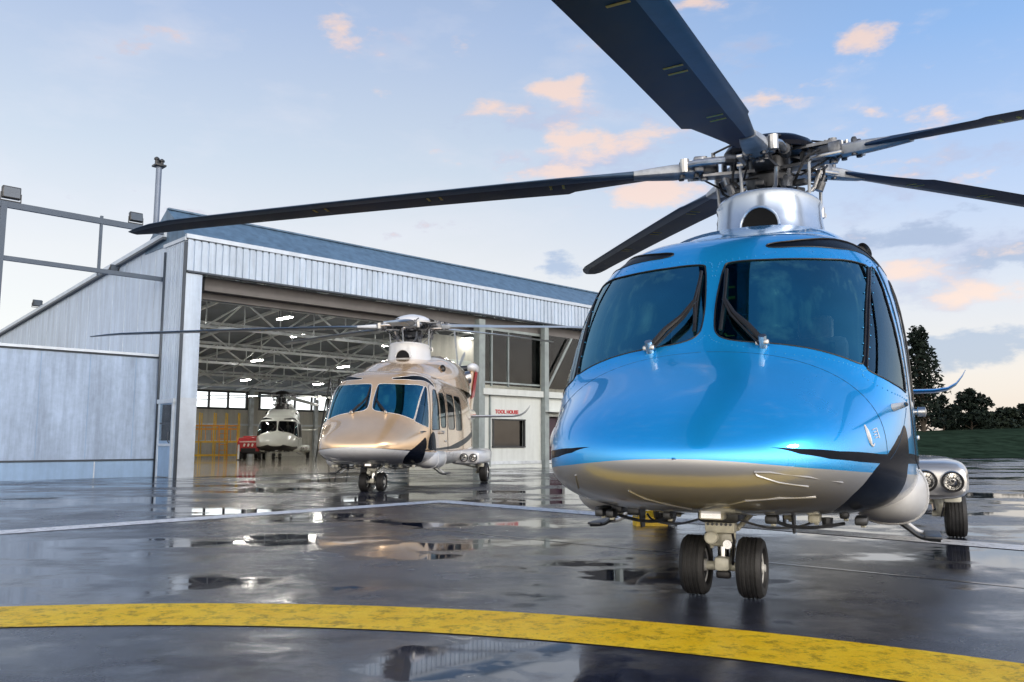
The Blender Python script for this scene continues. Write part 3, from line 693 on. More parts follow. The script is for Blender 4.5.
    for l in (.50, -.50):
        g = MB(True); g.box((.98, l, 1.08), (.46, .46, .13), 0, None, .05); g.box((1.24, l, 1.42), (.13, .46, .70), 0, Matrix.Rotation(.16, 3, 'Y'), .05)
        g.box((1.30, l, 1.84), (.10, .26, .20), 1, Matrix.Rotation(.16, 3, 'Y'), .04); g.box((1.05, l, .88), (.3, .3, .3), 2, None, .02)
        for q in (-.12, .12): g.box((1.175, l+q, 1.44), (.015, .04, .56), 2, Matrix.Rotation(.16, 3, 'Y'))
        g.build('pilot_seat', ['seat', 'headrest', 'black'], root)
        g = MB(True); g.tube([(.55, l, .74), (.58, l, 1.1), (.50, l, 1.25), (.47, l+.03, 1.32)], .018, 0, 8); g.build('control_stick', 'black', root)
    # --- aerials on the roof and the emblem
    if sch.get('emblem'):
        for sd in (1, -1):
            g = MB(); g.tube([on_skin(a, c, .003, sd) for a, c in ((.6113, 1.2283), (.6095, 1.19), (.608, 1.1556), (.6095, 1.125), (.6127, 1.0978), (.620, 1.085), (.63, 1.10))], [.004, .010, .012, .010, .006, .005, .003], 0, 6)
            for i, v0 in enumerate((1.185, 1.168, 1.151, 1.134)):
                g.tube([on_skin(.640+.003*(i % 2), v0, .002, sd), on_skin(.658-.003*(i == 2), v0+.002, .002, sd)], .0034, 0, 5)
            g.tube([on_skin(.6645, 1.19, .003, sd), on_skin(.6645, 1.128, .003, sd)], .0025, 0, 5)
            g.build('emblem', sch['emblem'], root)
    return root
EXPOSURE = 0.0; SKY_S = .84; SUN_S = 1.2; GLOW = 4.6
M['bladegrey'] = pbr('pale_grey_blade_paint', (.30, .36, .42), .35)
M['beam_blue'] = pbr('blue_grey_steel', (.16, .20, .27), .45, .3)
# ------------------------------------------------------------------ camera, sky, sun
CAM_H = .963; PITCH = .1214
cam = bpy.data.cameras.new('Camera'); co = bpy.data.objects.new('camera', cam); COL.objects.link(co)
cam.sensor_width = 36; cam.lens = 832.5*36/1024; cam.clip_end = 5000; cam.clip_start = .05
co.location = (0, 0, CAM_H); co.rotation_euler = (PI/2+PITCH, 0, 0); SC.camera = co
SC.view_settings.view_transform = 'Standard'; SC.view_settings.look = 'None'; SC.view_settings.gamma = 1; SC.view_settings.exposure = EXPOSURE
SC.view_settings.use_curve_mapping = False
SC.cycles.max_bounces = 7; SC.cycles.diffuse_bounces = 3; SC.cycles.glossy_bounces = 4; SC.cycles.transparent_max_bounces = 10; SC.cycles.caustics_reflective = False; SC.cycles.caustics_refractive = False
W = bpy.data.worlds.new('World'); SC.world = W; W.use_nodes = True
nt = W.node_tree; nt.nodes.clear(); wo = nt.nodes.new('ShaderNodeOutputWorld')
SUN_EL = math.radians(28); SUN_AZ = math.radians(140)      # clockwise from +Y
sky = nt.nodes.new('ShaderNodeTexSky'); sky.sky_type = 'NISHITA'; sky.sun_disc = False
sky.sun_elevation = SUN_EL; sky.sun_rotation = SUN_AZ; sky.dust_density = 1.5; sky.ozone_density = 1.5
bg1 = nt.nodes.new('ShaderNodeBackground'); bg1.inputs['Strength'].default_value = .05; _lk(nt, sky.outputs[0], bg1.inputs['Color'])
tc = nt.nodes.new('ShaderNodeTexCoord'); sx = nt.nodes.new('ShaderNodeSeparateXYZ'); _lk(nt, tc.outputs['Generated'], sx.inputs[0])
az = math_(nt, 'ARCTAN2', sx.outputs[0], sx.outputs[1]); el = math_(nt, 'ARCSINE', sx.outputs[2])
elp = math_(nt, 'MAXIMUM', el, 0.)
gl = ramp(nt, math_(nt, 'DIVIDE', elp, 1.2), [(0., (.84, .77, .68)), (.17, (.78, .74, .69)), (.27, (.58, .64, .70)), (.40, (.40, .50, .70)), (.62, (.17, .29, .52)), (1., (.06, .13, .30))])
gr = ramp(nt, math_(nt, 'DIVIDE', elp, 1.2), [(0., (.80, .66, .58)), (.06, (.82, .72, .66)), (.13, (.66, .68, .74)), (.22, (.45, .58, .82)), (.36, (.21, .43, .82)), (.6, (.10, .23, .50)), (1., (.045, .10, .25))])
mz = nt.nodes.new('ShaderNodeMapRange'); mz.interpolation_type = 'SMOOTHSTEP'; mz.inputs['From Min'].default_value = -.15; mz.inputs['From Max'].default_value = .62; _lk(nt, math_(nt, 'DIVIDE', sx.outputs[0], math_(nt, 'SQRT', math_(nt, 'ADD', math_(nt, 'MULTIPLY', sx.outputs[0], sx.outputs[0]), math_(nt, 'ADD', math_(nt, 'MULTIPLY', sx.outputs[1], sx.outputs[1]), 1e-4)))), mz.inputs['Value'])
base = mixc(nt, mz.outputs[0], gl.outputs['Color'], gr.outputs['Color'])
n1 = noise(nt, 7., 8, .58, vec=tc.outputs['Generated'], stretch=(1, 1, 2.6))
n2 = noise(nt, 22., 6, .6, vec=tc.outputs['Generated'], stretch=(1, 1, 2.2))
nn = math_(nt, 'ADD', math_(nt, 'MULTIPLY', n1.outputs['Fac'], .65), math_(nt, 'MULTIPLY', n2.outputs['Fac'], .35))
def blob(a0, e0, ra, re):
    da = math_(nt, 'DIVIDE', math_(nt, 'SUBTRACT', az, a0), ra); de = math_(nt, 'DIVIDE', math_(nt, 'SUBTRACT', el, e0), re)
    return math_(nt, 'EXPONENT', math_(nt, 'MULTIPLY', math_(nt, 'ADD', math_(nt, 'MULTIPLY', da, da), math_(nt, 'MULTIPLY', de, de)), -1.))
def group(blobs, wt, gain, col, amt, base):
    tot = None
    for b in blobs:
        x = blob(*b[:4]); x = math_(nt, 'MULTIPLY', x, b[4]); tot = x if tot is None else math_(nt, 'MAXIMUM', tot, x)
    k = math_(nt, 'MULTIPLY', math_(nt, 'SUBTRACT', math_(nt, 'ADD', math_(nt, 'MULTIPLY', tot, wt), math_(nt, 'MULTIPLY', math_(nt, 'SUBTRACT', nn, .5), 4.4)), .50), gain, clamp=True)
    sm = nt.nodes.new('ShaderNodeMapRange'); sm.interpolation_type = 'SMOOTHSTEP'; _lk(nt, k, sm.inputs['Value'])
    return mixc(nt, math_(nt, 'MULTIPLY', sm.outputs[0], amt), base, col), tot
GREY, LILAC, PEACH = ([(0.51, 0.1, 0.11, 0.024, 1.05), (0.577, 0.098, 0.086, 0.022, 1.0), (0.062, 0.212, 0.033, 0.024, 1.0), (0.484, 0.22, 0.115, 0.026, 0.9), (0.552, 0.192, 0.09, 0.019, 0.85), (0.542, 0.241, 0.081, 0.016, 0.7)], [(0.503, 0.208, 0.129, 0.042, 1.0), (0.438, 0.274, 0.116, 0.043, 0.9), (0.546, 0.3, 0.081, 0.053, 0.85), (0.133, 0.327, 0.175, 0.061, 0.75), (-0.015, 0.381, 0.134, 0.036, 0.7), (0.471, 0.163, 0.11, 0.026, 0.7), (0.303, 0.429, 0.133, 0.042, 0.6), (-0.227, 0.468, 0.133, 0.041, 0.6)], [(0.091, 0.355, 0.07, 0.02, 1.0), (0.158, 0.36, 0.049, 0.015, 0.9), (0.169, 0.291, 0.08, 0.023, 1.0), (0.42, 0.435, 0.05, 0.029, 1.0), (0.325, 0.39, 0.06, 0.017, 0.8), (0.451, 0.341, 0.079, 0.028, 0.8), (0.06, 0.414, 0.05, 0.015, 0.9), (-0.028, 0.392, 0.061, 0.018, 0.8), (-0.233, 0.473, 0.066, 0.028, 0.9), (-0.164, 0.407, 0.043, 0.013, 0.9), (-0.066, 0.462, 0.027, 0.014, 0.8), (0.448, 0.192, 0.059, 0.017, 0.9), (0.418, 0.292, 0.068, 0.023, 0.8), (0.519, 0.159, 0.071, 0.014, 0.7), (0.485, 0.401, 0.052, 0.018, 0.5), (0.539, 0.199, 0.047, 0.017, 0.5), (0.531, 0.28, 0.048, 0.016, 0.8), (0.235, 0.493, 0.095, 0.014, 0.7), (0.059, 0.312, 0.099, 0.028, 0.6), (0.364, 0.271, 0.084, 0.029, 0.5), (-0.285, 0.447, 0.08, 0.019, 0.5), (-0.114, 0.333, 0.067, 0.015, 0.4)])
# broad thin veil everywhere, then the banks
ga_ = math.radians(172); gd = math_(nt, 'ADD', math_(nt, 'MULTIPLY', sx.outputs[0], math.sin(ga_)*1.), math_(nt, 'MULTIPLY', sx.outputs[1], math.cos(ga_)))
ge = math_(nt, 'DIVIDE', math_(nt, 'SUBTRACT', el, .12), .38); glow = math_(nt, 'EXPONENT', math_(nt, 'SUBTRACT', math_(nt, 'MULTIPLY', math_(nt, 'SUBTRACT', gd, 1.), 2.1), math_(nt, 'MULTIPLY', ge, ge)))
veil = nt.nodes.new('ShaderNodeMapRange'); veil.inputs['From Min'].default_value = .50; veil.inputs['From Max'].default_value = .72; _lk(nt, n1.outputs['Fac'], veil.inputs['Value'])
base = mixc(nt, math_(nt, 'MULTIPLY', veil.outputs[0], .30), base, (.80, .76, .78))
base, _ = group(LILAC, 1.05, 1.5, (.42, .45, .62), .72, base)
base, _ = group(GREY, 1.0, 2.2, (.30, .38, .55), .82, base)
base, _ = group([(x[0], x[1]-.006, x[2]*1.5, x[3]*1.3, x[4]*.8) for x in PEACH], 1.0, 1.3, (.88, .70, .66), .55, base)
base, _ = group(PEACH, 1.0, 1.7, (1.0, .69, .50), .80, base)
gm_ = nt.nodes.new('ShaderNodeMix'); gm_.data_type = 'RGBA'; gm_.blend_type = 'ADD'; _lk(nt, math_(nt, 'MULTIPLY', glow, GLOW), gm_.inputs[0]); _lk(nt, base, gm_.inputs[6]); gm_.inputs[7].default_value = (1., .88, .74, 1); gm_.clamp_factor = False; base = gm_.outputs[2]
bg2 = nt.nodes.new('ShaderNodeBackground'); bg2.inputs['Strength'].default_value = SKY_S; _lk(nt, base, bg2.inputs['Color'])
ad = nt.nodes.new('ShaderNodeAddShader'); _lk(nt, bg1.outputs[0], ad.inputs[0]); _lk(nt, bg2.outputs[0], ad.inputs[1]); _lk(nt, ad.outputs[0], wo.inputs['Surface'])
sl = bpy.data.lights.new('sun', 'SUN'); sl.energy = SUN_S; sl.angle = math.radians(10); sl.color = (1., .92, .82)
so = bpy.data.objects.new('sun', sl); COL.objects.link(so)
sd_ = Vector((math.sin(SUN_AZ)*math.cos(SUN_EL), math.cos(SUN_AZ)*math.cos(SUN_EL), math.sin(SUN_EL)))
so.rotation_euler = sd_.to_track_quat('Z', 'Y').to_euler(); so.location = (30, -30, 30)

# ------------------------------------------------------------------ ground
def wet(name, colour_lo, colour_hi, paint=False):
    m, nt, out = _new(name); b = nt.nodes.new('ShaderNodeBsdfPrincipled'); b.inputs['IOR'].default_value = 1.18 if paint else 1.72
    tc = nt.nodes.new('ShaderNodeTexCoord'); v = tc.outputs['Object']
    pud = noise(nt, .30, 6, .60, vec=v, stretch=(1., 1.55, 1)); pud2 = noise(nt, 1.7, 5, .6, vec=v)
    pm = math_(nt, 'ADD', math_(nt, 'MULTIPLY', pud.outputs['Fac'], .78), math_(nt, 'MULTIPLY', pud2.outputs['Fac'], .22))
    puddle = nt.nodes.new('ShaderNodeMapRange'); puddle.inputs['From Min'].default_value = .45 if not paint else .53; puddle.inputs['From Max'].default_value = .555 if not paint else .62
    puddle.interpolation_type = 'SMOOTHSTEP'; _lk(nt, pm, puddle.inputs['Value']); P = puddle.outputs[0]
    grain = noise(nt, 95., 3, .7, vec=v); gv = noise(nt, 5., 6, .65, vec=v)
    damp = noise(nt, .75, 5, .6, vec=v)
    cm = math_(nt, 'ADD', math_(nt, 'MULTIPLY', grain.outputs['Fac'], .5), math_(nt, 'MULTIPLY', gv.outputs['Fac'], .5))
    col = ramp(nt, cm, [(.35, colour_lo), (.65, colour_hi)]).outputs['Color']
    if paint:
        wear = noise(nt, 9., 9, .8, vec=v); wm = nt.nodes.new('ShaderNodeMapRange'); wm.inputs['From Min'].default_value = .50; wm.inputs['From Max'].default_value = .60; _lk(nt, wear.outputs['Fac'], wm.inputs['Value'])
        fine = noise(nt, 60., 4, .7, vec=v)
        col = mixc(nt, math_(nt, 'MULTIPLY', wm.outputs[0], math_(nt, 'MULTIPLY', fine.outputs['Fac'], 1.5)), col, (.30, .19, .01) if name.startswith('worn') else (.25, .25, .25))
    if not paint:
        wv = noise(nt, 1.3, 4, .6, vec=v); va = nt.nodes.new('ShaderNodeVectorMath'); va.operation = 'SCALE'; va.inputs['Scale'].default_value = .55; _lk(nt, wv.outputs['Color'], va.inputs[0])
        vb = nt.nodes.new('ShaderNodeVectorMath'); vb.operation = 'ADD'; _lk(nt, v, vb.inputs[0]); _lk(nt, va.outputs[0], vb.inputs[1])
        vo = nt.nodes.new('ShaderNodeTexVoronoi'); vo.feature = 'DISTANCE_TO_EDGE'; vo.inputs['Scale'].default_value = .33; _lk(nt, vb.outputs[0], vo.inputs['Vector'])
        ck = nt.nodes.new('ShaderNodeMapRange'); ck.inputs['From Min'].default_value = .002; ck.inputs['From Max'].default_value = .007; ck.inputs['To Min'].default_value = .75; ck.inputs['To Max'].default_value = 0.; _lk(nt, vo.outputs['Distance'], ck.inputs['Value'])
        col = mixc(nt, ck.outputs[0], col, (.006, .006, .007))
        dk = noise(nt, .42, 6, .62, vec=v, stretch=(1, 1.3, 1)); dm = nt.nodes.new('ShaderNodeMapRange'); dm.inputs['From Min'].default_value = .42; dm.inputs['From Max'].default_value = .56; dm.inputs['To Min'].default_value = .14; dm.inputs['To Max'].default_value = .72; _lk(nt, dk.outputs['Fac'], dm.inputs['Value'])
        sp_ = nt.nodes.new('ShaderNodeMix'); sp_.data_type = 'FLOAT'; _lk(nt, P, sp_.inputs[0]); _lk(nt, dm.outputs[0], sp_.inputs[2]); sp_.inputs[3].default_value = .5; gs = nt.nodes.new('ShaderNodeMapRange'); gs.inputs['From Min'].default_value = .36; gs.inputs['From Max'].default_value = .62; gs.inputs['To Min'].default_value = .25; gs.inputs['To Max'].default_value = 1.45; _lk(nt, grain.outputs['Fac'], gs.inputs['Value'])
        gm2 = nt.nodes.new('ShaderNodeMix'); gm2.data_type = 'FLOAT'; _lk(nt, P, gm2.inputs[0]); _lk(nt, gs.outputs[0], gm2.inputs[2]); gm2.inputs[3].default_value = 1.
        _lk(nt, math_(nt, 'MULTIPLY', sp_.outputs[0], gm2.outputs[0]), b.inputs['Specular IOR Level'])
    _lk(nt, col, b.inputs['Base Color'])
    dr = nt.nodes.new('ShaderNodeMapRange'); dr.inputs['From Min'].default_value = .3; dr.inputs['From Max'].default_value = .7; dr.inputs['To Min'].default_value = .10 if not paint else .30; dr.inputs['To Max'].default_value = .36 if not paint else .55; _lk(nt, damp.outputs['Fac'], dr.inputs['Value'])
    r = nt.nodes.new('ShaderNodeMix'); r.data_type = 'FLOAT'; _lk(nt, P, r.inputs[0]); _lk(nt, dr.outputs[0], r.inputs[2]); r.inputs[3].default_value = .035 if not paint else .2
    _lk(nt, r.outputs[0], b.inputs['Roughness'])
    bp = nt.nodes.new('ShaderNodeBump'); bp.inputs['Distance'].default_value = .009
    _lk(nt, math_(nt, 'MULTIPLY', math_(nt, 'SUBTRACT', 1., P), .70 if not paint else .4), bp.inputs['Strength']); _lk(nt, cm if not paint else grain.outputs['Fac'], bp.inputs['Height']); _lk(nt, bp.outputs[0], b.inputs['Normal'])
    _lk(nt, b.outputs[0], out.inputs['Surface']); return m
M['asphalt'] = wet('wet_asphalt', (.009, .010, .016), (.042, .050, .080))
M['yellow_line'] = wet('worn_yellow_paint', (.80, .46, .004), (.95, .66, .04), True)
M['white_line'] = wet('white_line_paint', (.74, .75, .77), (.88, .88, .88), True)
b = MB(); b.poly([(-900, -200, 0), (900, -200, 0), (900, 1500, 0), (-900, 1500, 0)]); struct(b.build('apron', 'asphalt', recalc=False))
b = MB(); n = 160
def ring_pt(r, k): a = 2*PI*k/n; return (-1.85+r*math.cos(a), -1.60+r*math.sin(a), .004)
for k in range(n): b.poly([ring_pt(6.16, k), ring_pt(6.76, k), ring_pt(6.76, k+1), ring_pt(6.16, k+1)])
struct(b.build('yellow_circle', 'yellow_line', recalc=False))
def line(name, p, q, w, z=.004, mat='white_line'):
    p, q = Vector(p), Vector(q); d = (q-p).normalized(); o = Vector((-d.y, d.x))*w/2; b = MB()
    b.poly([(*(p-o), z), (*(q-o), z), (*(q+o), z), (*(p+o), z)]); return struct(b.build(name, mat, recalc=False))
line('white_line', (-9.5, 4.75), (-1.065, 14.05), .42); line('white_line', (-1.25, 14.03), (12.0, .2), .42, .0045)
M['joint'] = pbr('bitumen_joint', (.10, .10, .11), .12, 0, 0, .2, 8.)
line('tarmac_joint', (-1.5, 10.02), (5.5, 3.9), .035, .003, 'joint')

# ------------------------------------------------------------------ hangar group (s along the front, n into the building)
HC = Vector((-9.2, 23.08, 0)); HA = math.atan2(.704, .71)
M['soffit'] = pbr('brown_grey_soffit', (.13, .125, .125), .6, 0, 0, .15, 2.)
M['greensteel'] = pbr('grey_green_column', (.25, .29, .29), .55, 0, 0, .2, 3.)
M['gantrysteel'] = pbr('dark_gantry_steel', (.075, .105, .15), .55)
def sided(name, col, rough=.5, var=.08, streak=.25, metal=0.):
    m, nt, out = _new(name); b = nt.nodes.new('ShaderNodeBsdfPrincipled'); b.inputs['Roughness'].default_value = rough; b.inputs['Metallic'].default_value = metal
    n = noise(nt, 1.1, 6, .65, stretch=(3.5, 3.5, .35)); n2 = noise(nt, 6, 5, .6)
    st = ramp(nt, n.outputs['Fac'], [(.35, tuple(c*(1-streak) for c in col)), (.62, col)]).outputs['Color']
    st2 = ramp(nt, n2.outputs['Fac'], [(.3, g3(1-var)), (.7, g3(1.))]).outputs['Color']
    mm = nt.nodes.new('ShaderNodeMix'); mm.data_type = 'RGBA'; mm.blend_type = 'MULTIPLY'; mm.inputs[0].default_value = 1; _lk(nt, st, mm.inputs[6]); _lk(nt, st2, mm.inputs[7])
    _lk(nt, mm.outputs[2], b.inputs['Base Color']); _lk(nt, b.outputs[0], out.inputs['Surface']); return m
M['cladding'] = sided('pale_metal_cladding', (.55, .66, .80), .45)
M['render'] = sided('pale_painted_wall', (.40, .52, .71), .6, .16, .32)
M['plinth'] = sided('plinth_paint', (.29, .44, .66), .6, .1, .16)
M['flash'] = pbr('flashing_metal', (.55, .62, .70), .4, .3)
M['dflash'] = pbr('dark_gutter', (.05, .065, .085), .45, .2)
M['roofblue'] = sided('slate_blue_roof', (.12, .21, .32), .45, .15, .35)
M['beam'] = pbr('grey_steelwork', (.58, .62, .65), .5, .2, 0, .2, 3.)
M['inwall'] = sided('inside_cladding', (.54, .53, .48), .6, .1, .2)
M['ceiling'] = pbr('dark_roof_lining', (.12, .145, .18), .7, 0, 0, .2, 1.)
M['hfloor'] = pbr('polished_hangar_floor', (.42, .38, .32), .12, 0, .3, .25, .7, .1)
M['frame'] = pbr('dark_window_frame', (.03, .033, .036), .4)
M['maroon'] = pbr('maroon_door', (.035, .012, .02), .4)
M['lamp'] = emit('strip_lamp', (1., .96, .88), 105.)
M['pane_glow'] = emit('daylight_emission_pane', (.95, 1., 1.), 1.9)  # panes emit by themselves in place of daylight from outside
M['office'] = sided('office_wall', (.62, .66, .64), .5, .06, .1)
M['signred'] = pbr('red_lettering', (.45, .02, .03), .5)
def at(o): o.location = HC; o.rotation_euler = (0, 0, HA); return o
hg = at(empty('hangar', label='large pale hangar with corrugated fascia over a wide open doorway and blue roof', cat='hangar'))
def corrug(b, p, d, L, z0, z1, nrm, pitch=.25, dep=.03, mi=0):
    p, d, nrm = Vector(p), Vector(d), Vector(nrm); k = int(round(L/pitch)); prof = []
    for i in range(k):
        x = i*L/k; q = L/k
        prof += [(x, dep), (x+q*.70, dep), (x+q*.74, 0), (x+q*.96, 0)]
    prof.append((L, 0))
    A = [p+d*x+nrm*y+Vector((0, 0, z0)) for x, y in prof]; B = [a+Vector((0, 0, z1-z0)) for a in A]
    va = [b.bm.verts.new(a) for a in A]; vb = [b.bm.verts.new(a) for a in B]
    for i in range(len(A)-1):
        f = b.bm.faces.new((va[i], va[i+1], vb[i+1], vb[i])); f.material_index = mi
LEN = 36.
b = MB(); corrug(b, (-.02, -.06, 0), (1, 0, 0), LEN, 5.78, 6.70, (0, -1, 0), .21, .045); b.box((LEN/2, .08, 6.24), (LEN, .22, .92), 0); b.build('fascia', 'cladding', hg, recalc=False)
b = MB(); b.box((LEN/2-.02, -.06, 6.765), (LEN+.1, .14, .12), 0); b.box((LEN/2, -.075, 6.685), (LEN+.05, .06, .035), 1); b.box((LEN/2, -.05, 5.755), (LEN+.02, .16, .05), 1); b.build('fascia_trim', ['flash', 'dflash'], hg)
b = MB(); corrug(b, (-.03, 1.42, 0), (0, -1, 0), 1.44, 0, 6.64, (-1, 0, 0), .16, .03); b.box((.13, .72, 3.32), (.28, 1.34, 6.6), 0); b.build('side_return', 'cladding', hg, recalc=False)
b = MB(); b.box((-.04, .70, 6.70), (.10, 1.5, .10), 0); b.box((-.06, -.05, 3.3), (.07, .07, 6.6), 1); b.tube([(-.075, 1.30, 0), (-.075, 1.30, 6.5)], .045, 1, 8); b.build('corner_trim', ['flash', 'dflash'], hg)
b = MB(); b.box((.22, .14, 2.86), (.48, .40, 5.72), 0, None, .01); b.box((.22, -.066, 1.1), (.47, .012, 2.2), 1); b.build('door_pillar', ['cladding', 'flash'], hg)
b = MB(); b.box((18.2, .42, 5.55), (35, .22, .40), 0); b.box((18.2, .70, 5.30), (35, .12, .30), 0); b.box((18.2, 1.0, 5.62), (35, .3, .12), 2); b.build('door_header', ['soffit', 'beam', 'soffit'], hg)
def RZ(n): return 7.02-.0705*(n-1.4)      # the roof falls towards the back
b = MB()
b.prism([(-.02, .03, 6.83), (-.02, 1.5, 7.86), (-.02, 3.0, 6.95), (-.02, 3.0, 6.72), (-.02, .03, 6.72)], (LEN, 0, 0), 0)
b.prism([(-.02, 3.0, RZ(3)+.07), (-.02, 32.3, RZ(32.3)+.07), (-.02, 32.3, RZ(32.3)-.06), (-.02, 3.0, RZ(3)-.06)], (LEN, 0, 0), 0)
b.box((LEN/2, 1.5, 7.875), (LEN, .16, .05), 0)
ro = b.build('roof', 'roofblue', hg)
for s_, mt_ in ((.0, 'cladding'), (LEN-.17, 'cladding')):
    b = MB(); b.prism([(s_, 1.45, 0), (s_, 32.1, 0), (s_, 32.1, RZ(32.1)-.08), (s_, 1.45, RZ(1.45)-.08)], (.10, 0, 0), 0); b.build('side_wall', mt_, hg)
    b = MB(); b.prism([(s_+.11, 1.5, 0), (s_+.11, 31.8, 0), (s_+.11, 31.8, RZ(31.8)-.1), (s_+.11, 1.5, RZ(1.5)-.1)], (.05, 0, 0), 0); b.build('wall_lining', 'inwall', hg)
for i in range(26):
    b = MB(); y = 2.2+i*1.15; b.box((-.006, y, (3.3+RZ(y)-.1)/2), (.012, .02, RZ(y)-.1-3.3), 0); b.build('wall_seam', 'flash', hg)
b = MB(); b.prism([(-.10, 1.42, RZ(1.42)-.02), (-.10, 32.3, RZ(32.3)-.02), (-.10, 32.3, RZ(32.3)+.13), (-.10, 1.42, RZ(1.42)+.13)], (.12, 0, 0), 0)
b.prism([(-.14, 1.42, RZ(1.42)-.10), (-.14, 32.3, RZ(32.3)-.10), (-.14, 32.3, RZ(32.3)-.03), (-.14, 1.42, RZ(1.42)-.03)], (.13, 0, 0), 1); b.build('verge', ['flash', 'dflash'], hg)
# back wall with window openings
WN = 32.0
wz0, wz1 = 3.30, 4.46; spans = [(12.8, 18.3), (19.3, 24.9), (26.2, 31.8)]
b = MB(); xs = [0.22]+[q for sp in spans for q in sp]+[LEN-.2]
b.box((LEN/2, WN, wz0/2), (LEN-.4, .2, wz0), 0); b.box((LEN/2, WN, (wz1+RZ(32)-.1)/2), (LEN-.4, .2, RZ(32)-.1-wz1), 0)
for a, c in zip(xs[0::2], xs[1::2]): b.box(((a+c)/2, WN, (wz0+wz1)/2), (c-a, .2, wz1-wz0), 0)
bw = b.build('back_wall', 'inwall', hg)
for a, c in spans:
    b = MB(); k = 4
    for z in (wz0, wz1): b.box(((a+c)/2, WN-.1, z), (c-a+.2, .12, .14), 0)
    for i in range(k+1): b.box((a+(c-a)*i/k, WN-.1, (wz0+wz1)/2), (.14, .118, wz1-wz0+.1), 0)
    fr = b.build('window', 'frame', hg)
    b = MB(); b.box(((a+c)/2, WN-.02, (wz0+wz1)/2), (c-a, .012, wz1-wz0), 0); b.build('pane', 'pane_glow', fr)
for s_ in np.arange(3., 36., 5.2):
    b = MB(); b.box((s_, WN-.25, 2.35), (.28, .28, 4.7), 0); b.build('column', 'beam', hg)
for z in (2.2, 4.62):
    b = MB(); b.box((LEN/2, WN-.16, z), (LEN-.6, .08, .14), 0); b.build('wall_rail', 'beam', hg)
for n_ in (6.5, 13, 19.5, 26):
    for s_ in (.36, LEN-.36): b = MB(); b.box((s_, n_, RZ(n_)/2-.1), (.26, .28, RZ(n_)-.2), 0); b.build('column', 'beam', hg)
b = MB(); b.prism([(.2, .8, RZ(.8)-.2), (.2, 31.9, RZ(31.9)-.2), (.2, 31.9, RZ(31.9)-.14), (.2, .8, RZ(.8)-.14)], (LEN-.4, 0, 0), 0); b.build('ceiling', 'ceiling', hg)
for n_ in (2.2, 6.5, 10.8, 15.1, 19.4, 23.7):
    b = MB(); zt = RZ(n_)-.38; zb = zt-1.2+.018*n_
    b.box((LEN/2, n_, zb), (LEN-.6, .10, .11), 0); b.box((LEN/2, n_, zt), (LEN-.6, .10, .11), 0)
    x = .6; i = 0
    while x < LEN-1.8:
        z0, z1 = (zb, zt) if i % 2 == 0 else (zt, zb)
        b.tube([(x, n_, z0), (x+1.5, n_, z1)], .04, 0, 6); b.tube([(x, n_-.001, zb), (x, n_-.001, zt)], .026, 0, 6); x += 1.5; i += 1
    b.build('roof_truss', 'beam', hg)
b = MB()
for s_ in np.arange(1.8, 36, 2.6): b.prism([(s_, .9, RZ(.9)-.33), (s_, 31.8, RZ(31.8)-.33), (s_, 31.8, RZ(31.8)-.21), (s_, .9, RZ(.9)-.21)], (.09, 0, 0), 0)
for s_ in (4., 9., 14., 20., 27.):
    for n_ in (2.2, 10.8, 19.4): b.tube([(s_, n_, RZ(n_)-1.5), (s_+.01, n_+4.3, RZ(n_+4.3)-.4)], .03, 0, 6); b.tube([(s_, n_+4.3, RZ(n_+4.3)-1.5), (s_+.01, n_, RZ(n_)-.4)], .03, 0, 6)
b.build('roof_purlin', 'beam', hg)
struct(at((lambda b: (b.poly([(.5, .12, .006), (LEN-.3, .12, .006), (LEN-.3, 31.9, .006), (.5, 31.9, .006)]), b.build('hangar_floor', 'hfloor', recalc=False))[1])(MB())))
at_row = lambda n_, s0, k, st: [(s0+st*i, n_) for i in range(k)]
proto = None
added_lamps = [(12.6, 2.4, 5.2), (15.6, 2.4, 5.2)]  # two strip lamps added only to brighten the office upper floor
def HW(s, n, z=0.): return HC+Vector((.71*s-.704*n, .704*s+.71*n, z))
for (s_, n_) in at_row(4.4, 1.2, 4, 4.4)+at_row(7.2, 3.2, 5, 4.6)+at_row(13.6, 4.6, 6, 4.8)+at_row(20., 7.5, 6, 4.6)+at_row(26.5, 11., 4, 5.)+[e_[:2] for e_ in added_lamps]:
    if proto is None:
        b = MB(); b.box((0, 0, .03), (.20, .95, .05), 0, None, .008); b.tube([(0, -.45, .05), (0, -.45, .5)], .01, 0, 6); b.tube([(0, .45, .05), (0, .45, .5)], .01, 0, 6)
        proto = b.build('ceiling_light', 'office'); b = MB(); b.box((0, 0, -.012), (.15, .88, .03), 0); b.build('lamp_tube', 'lamp', proto)
        o = proto
    else: o = copy_tree(proto)
    o.location = HW(s_, n_, RZ(n_)-1.32); o.rotation_euler = (0, 0, HA)
    tag(o, 'white strip light hanging among the hangar roof trusses', 'ceiling light', 'strip lights under the hangar roof')  # label also carried by the two added office lamps
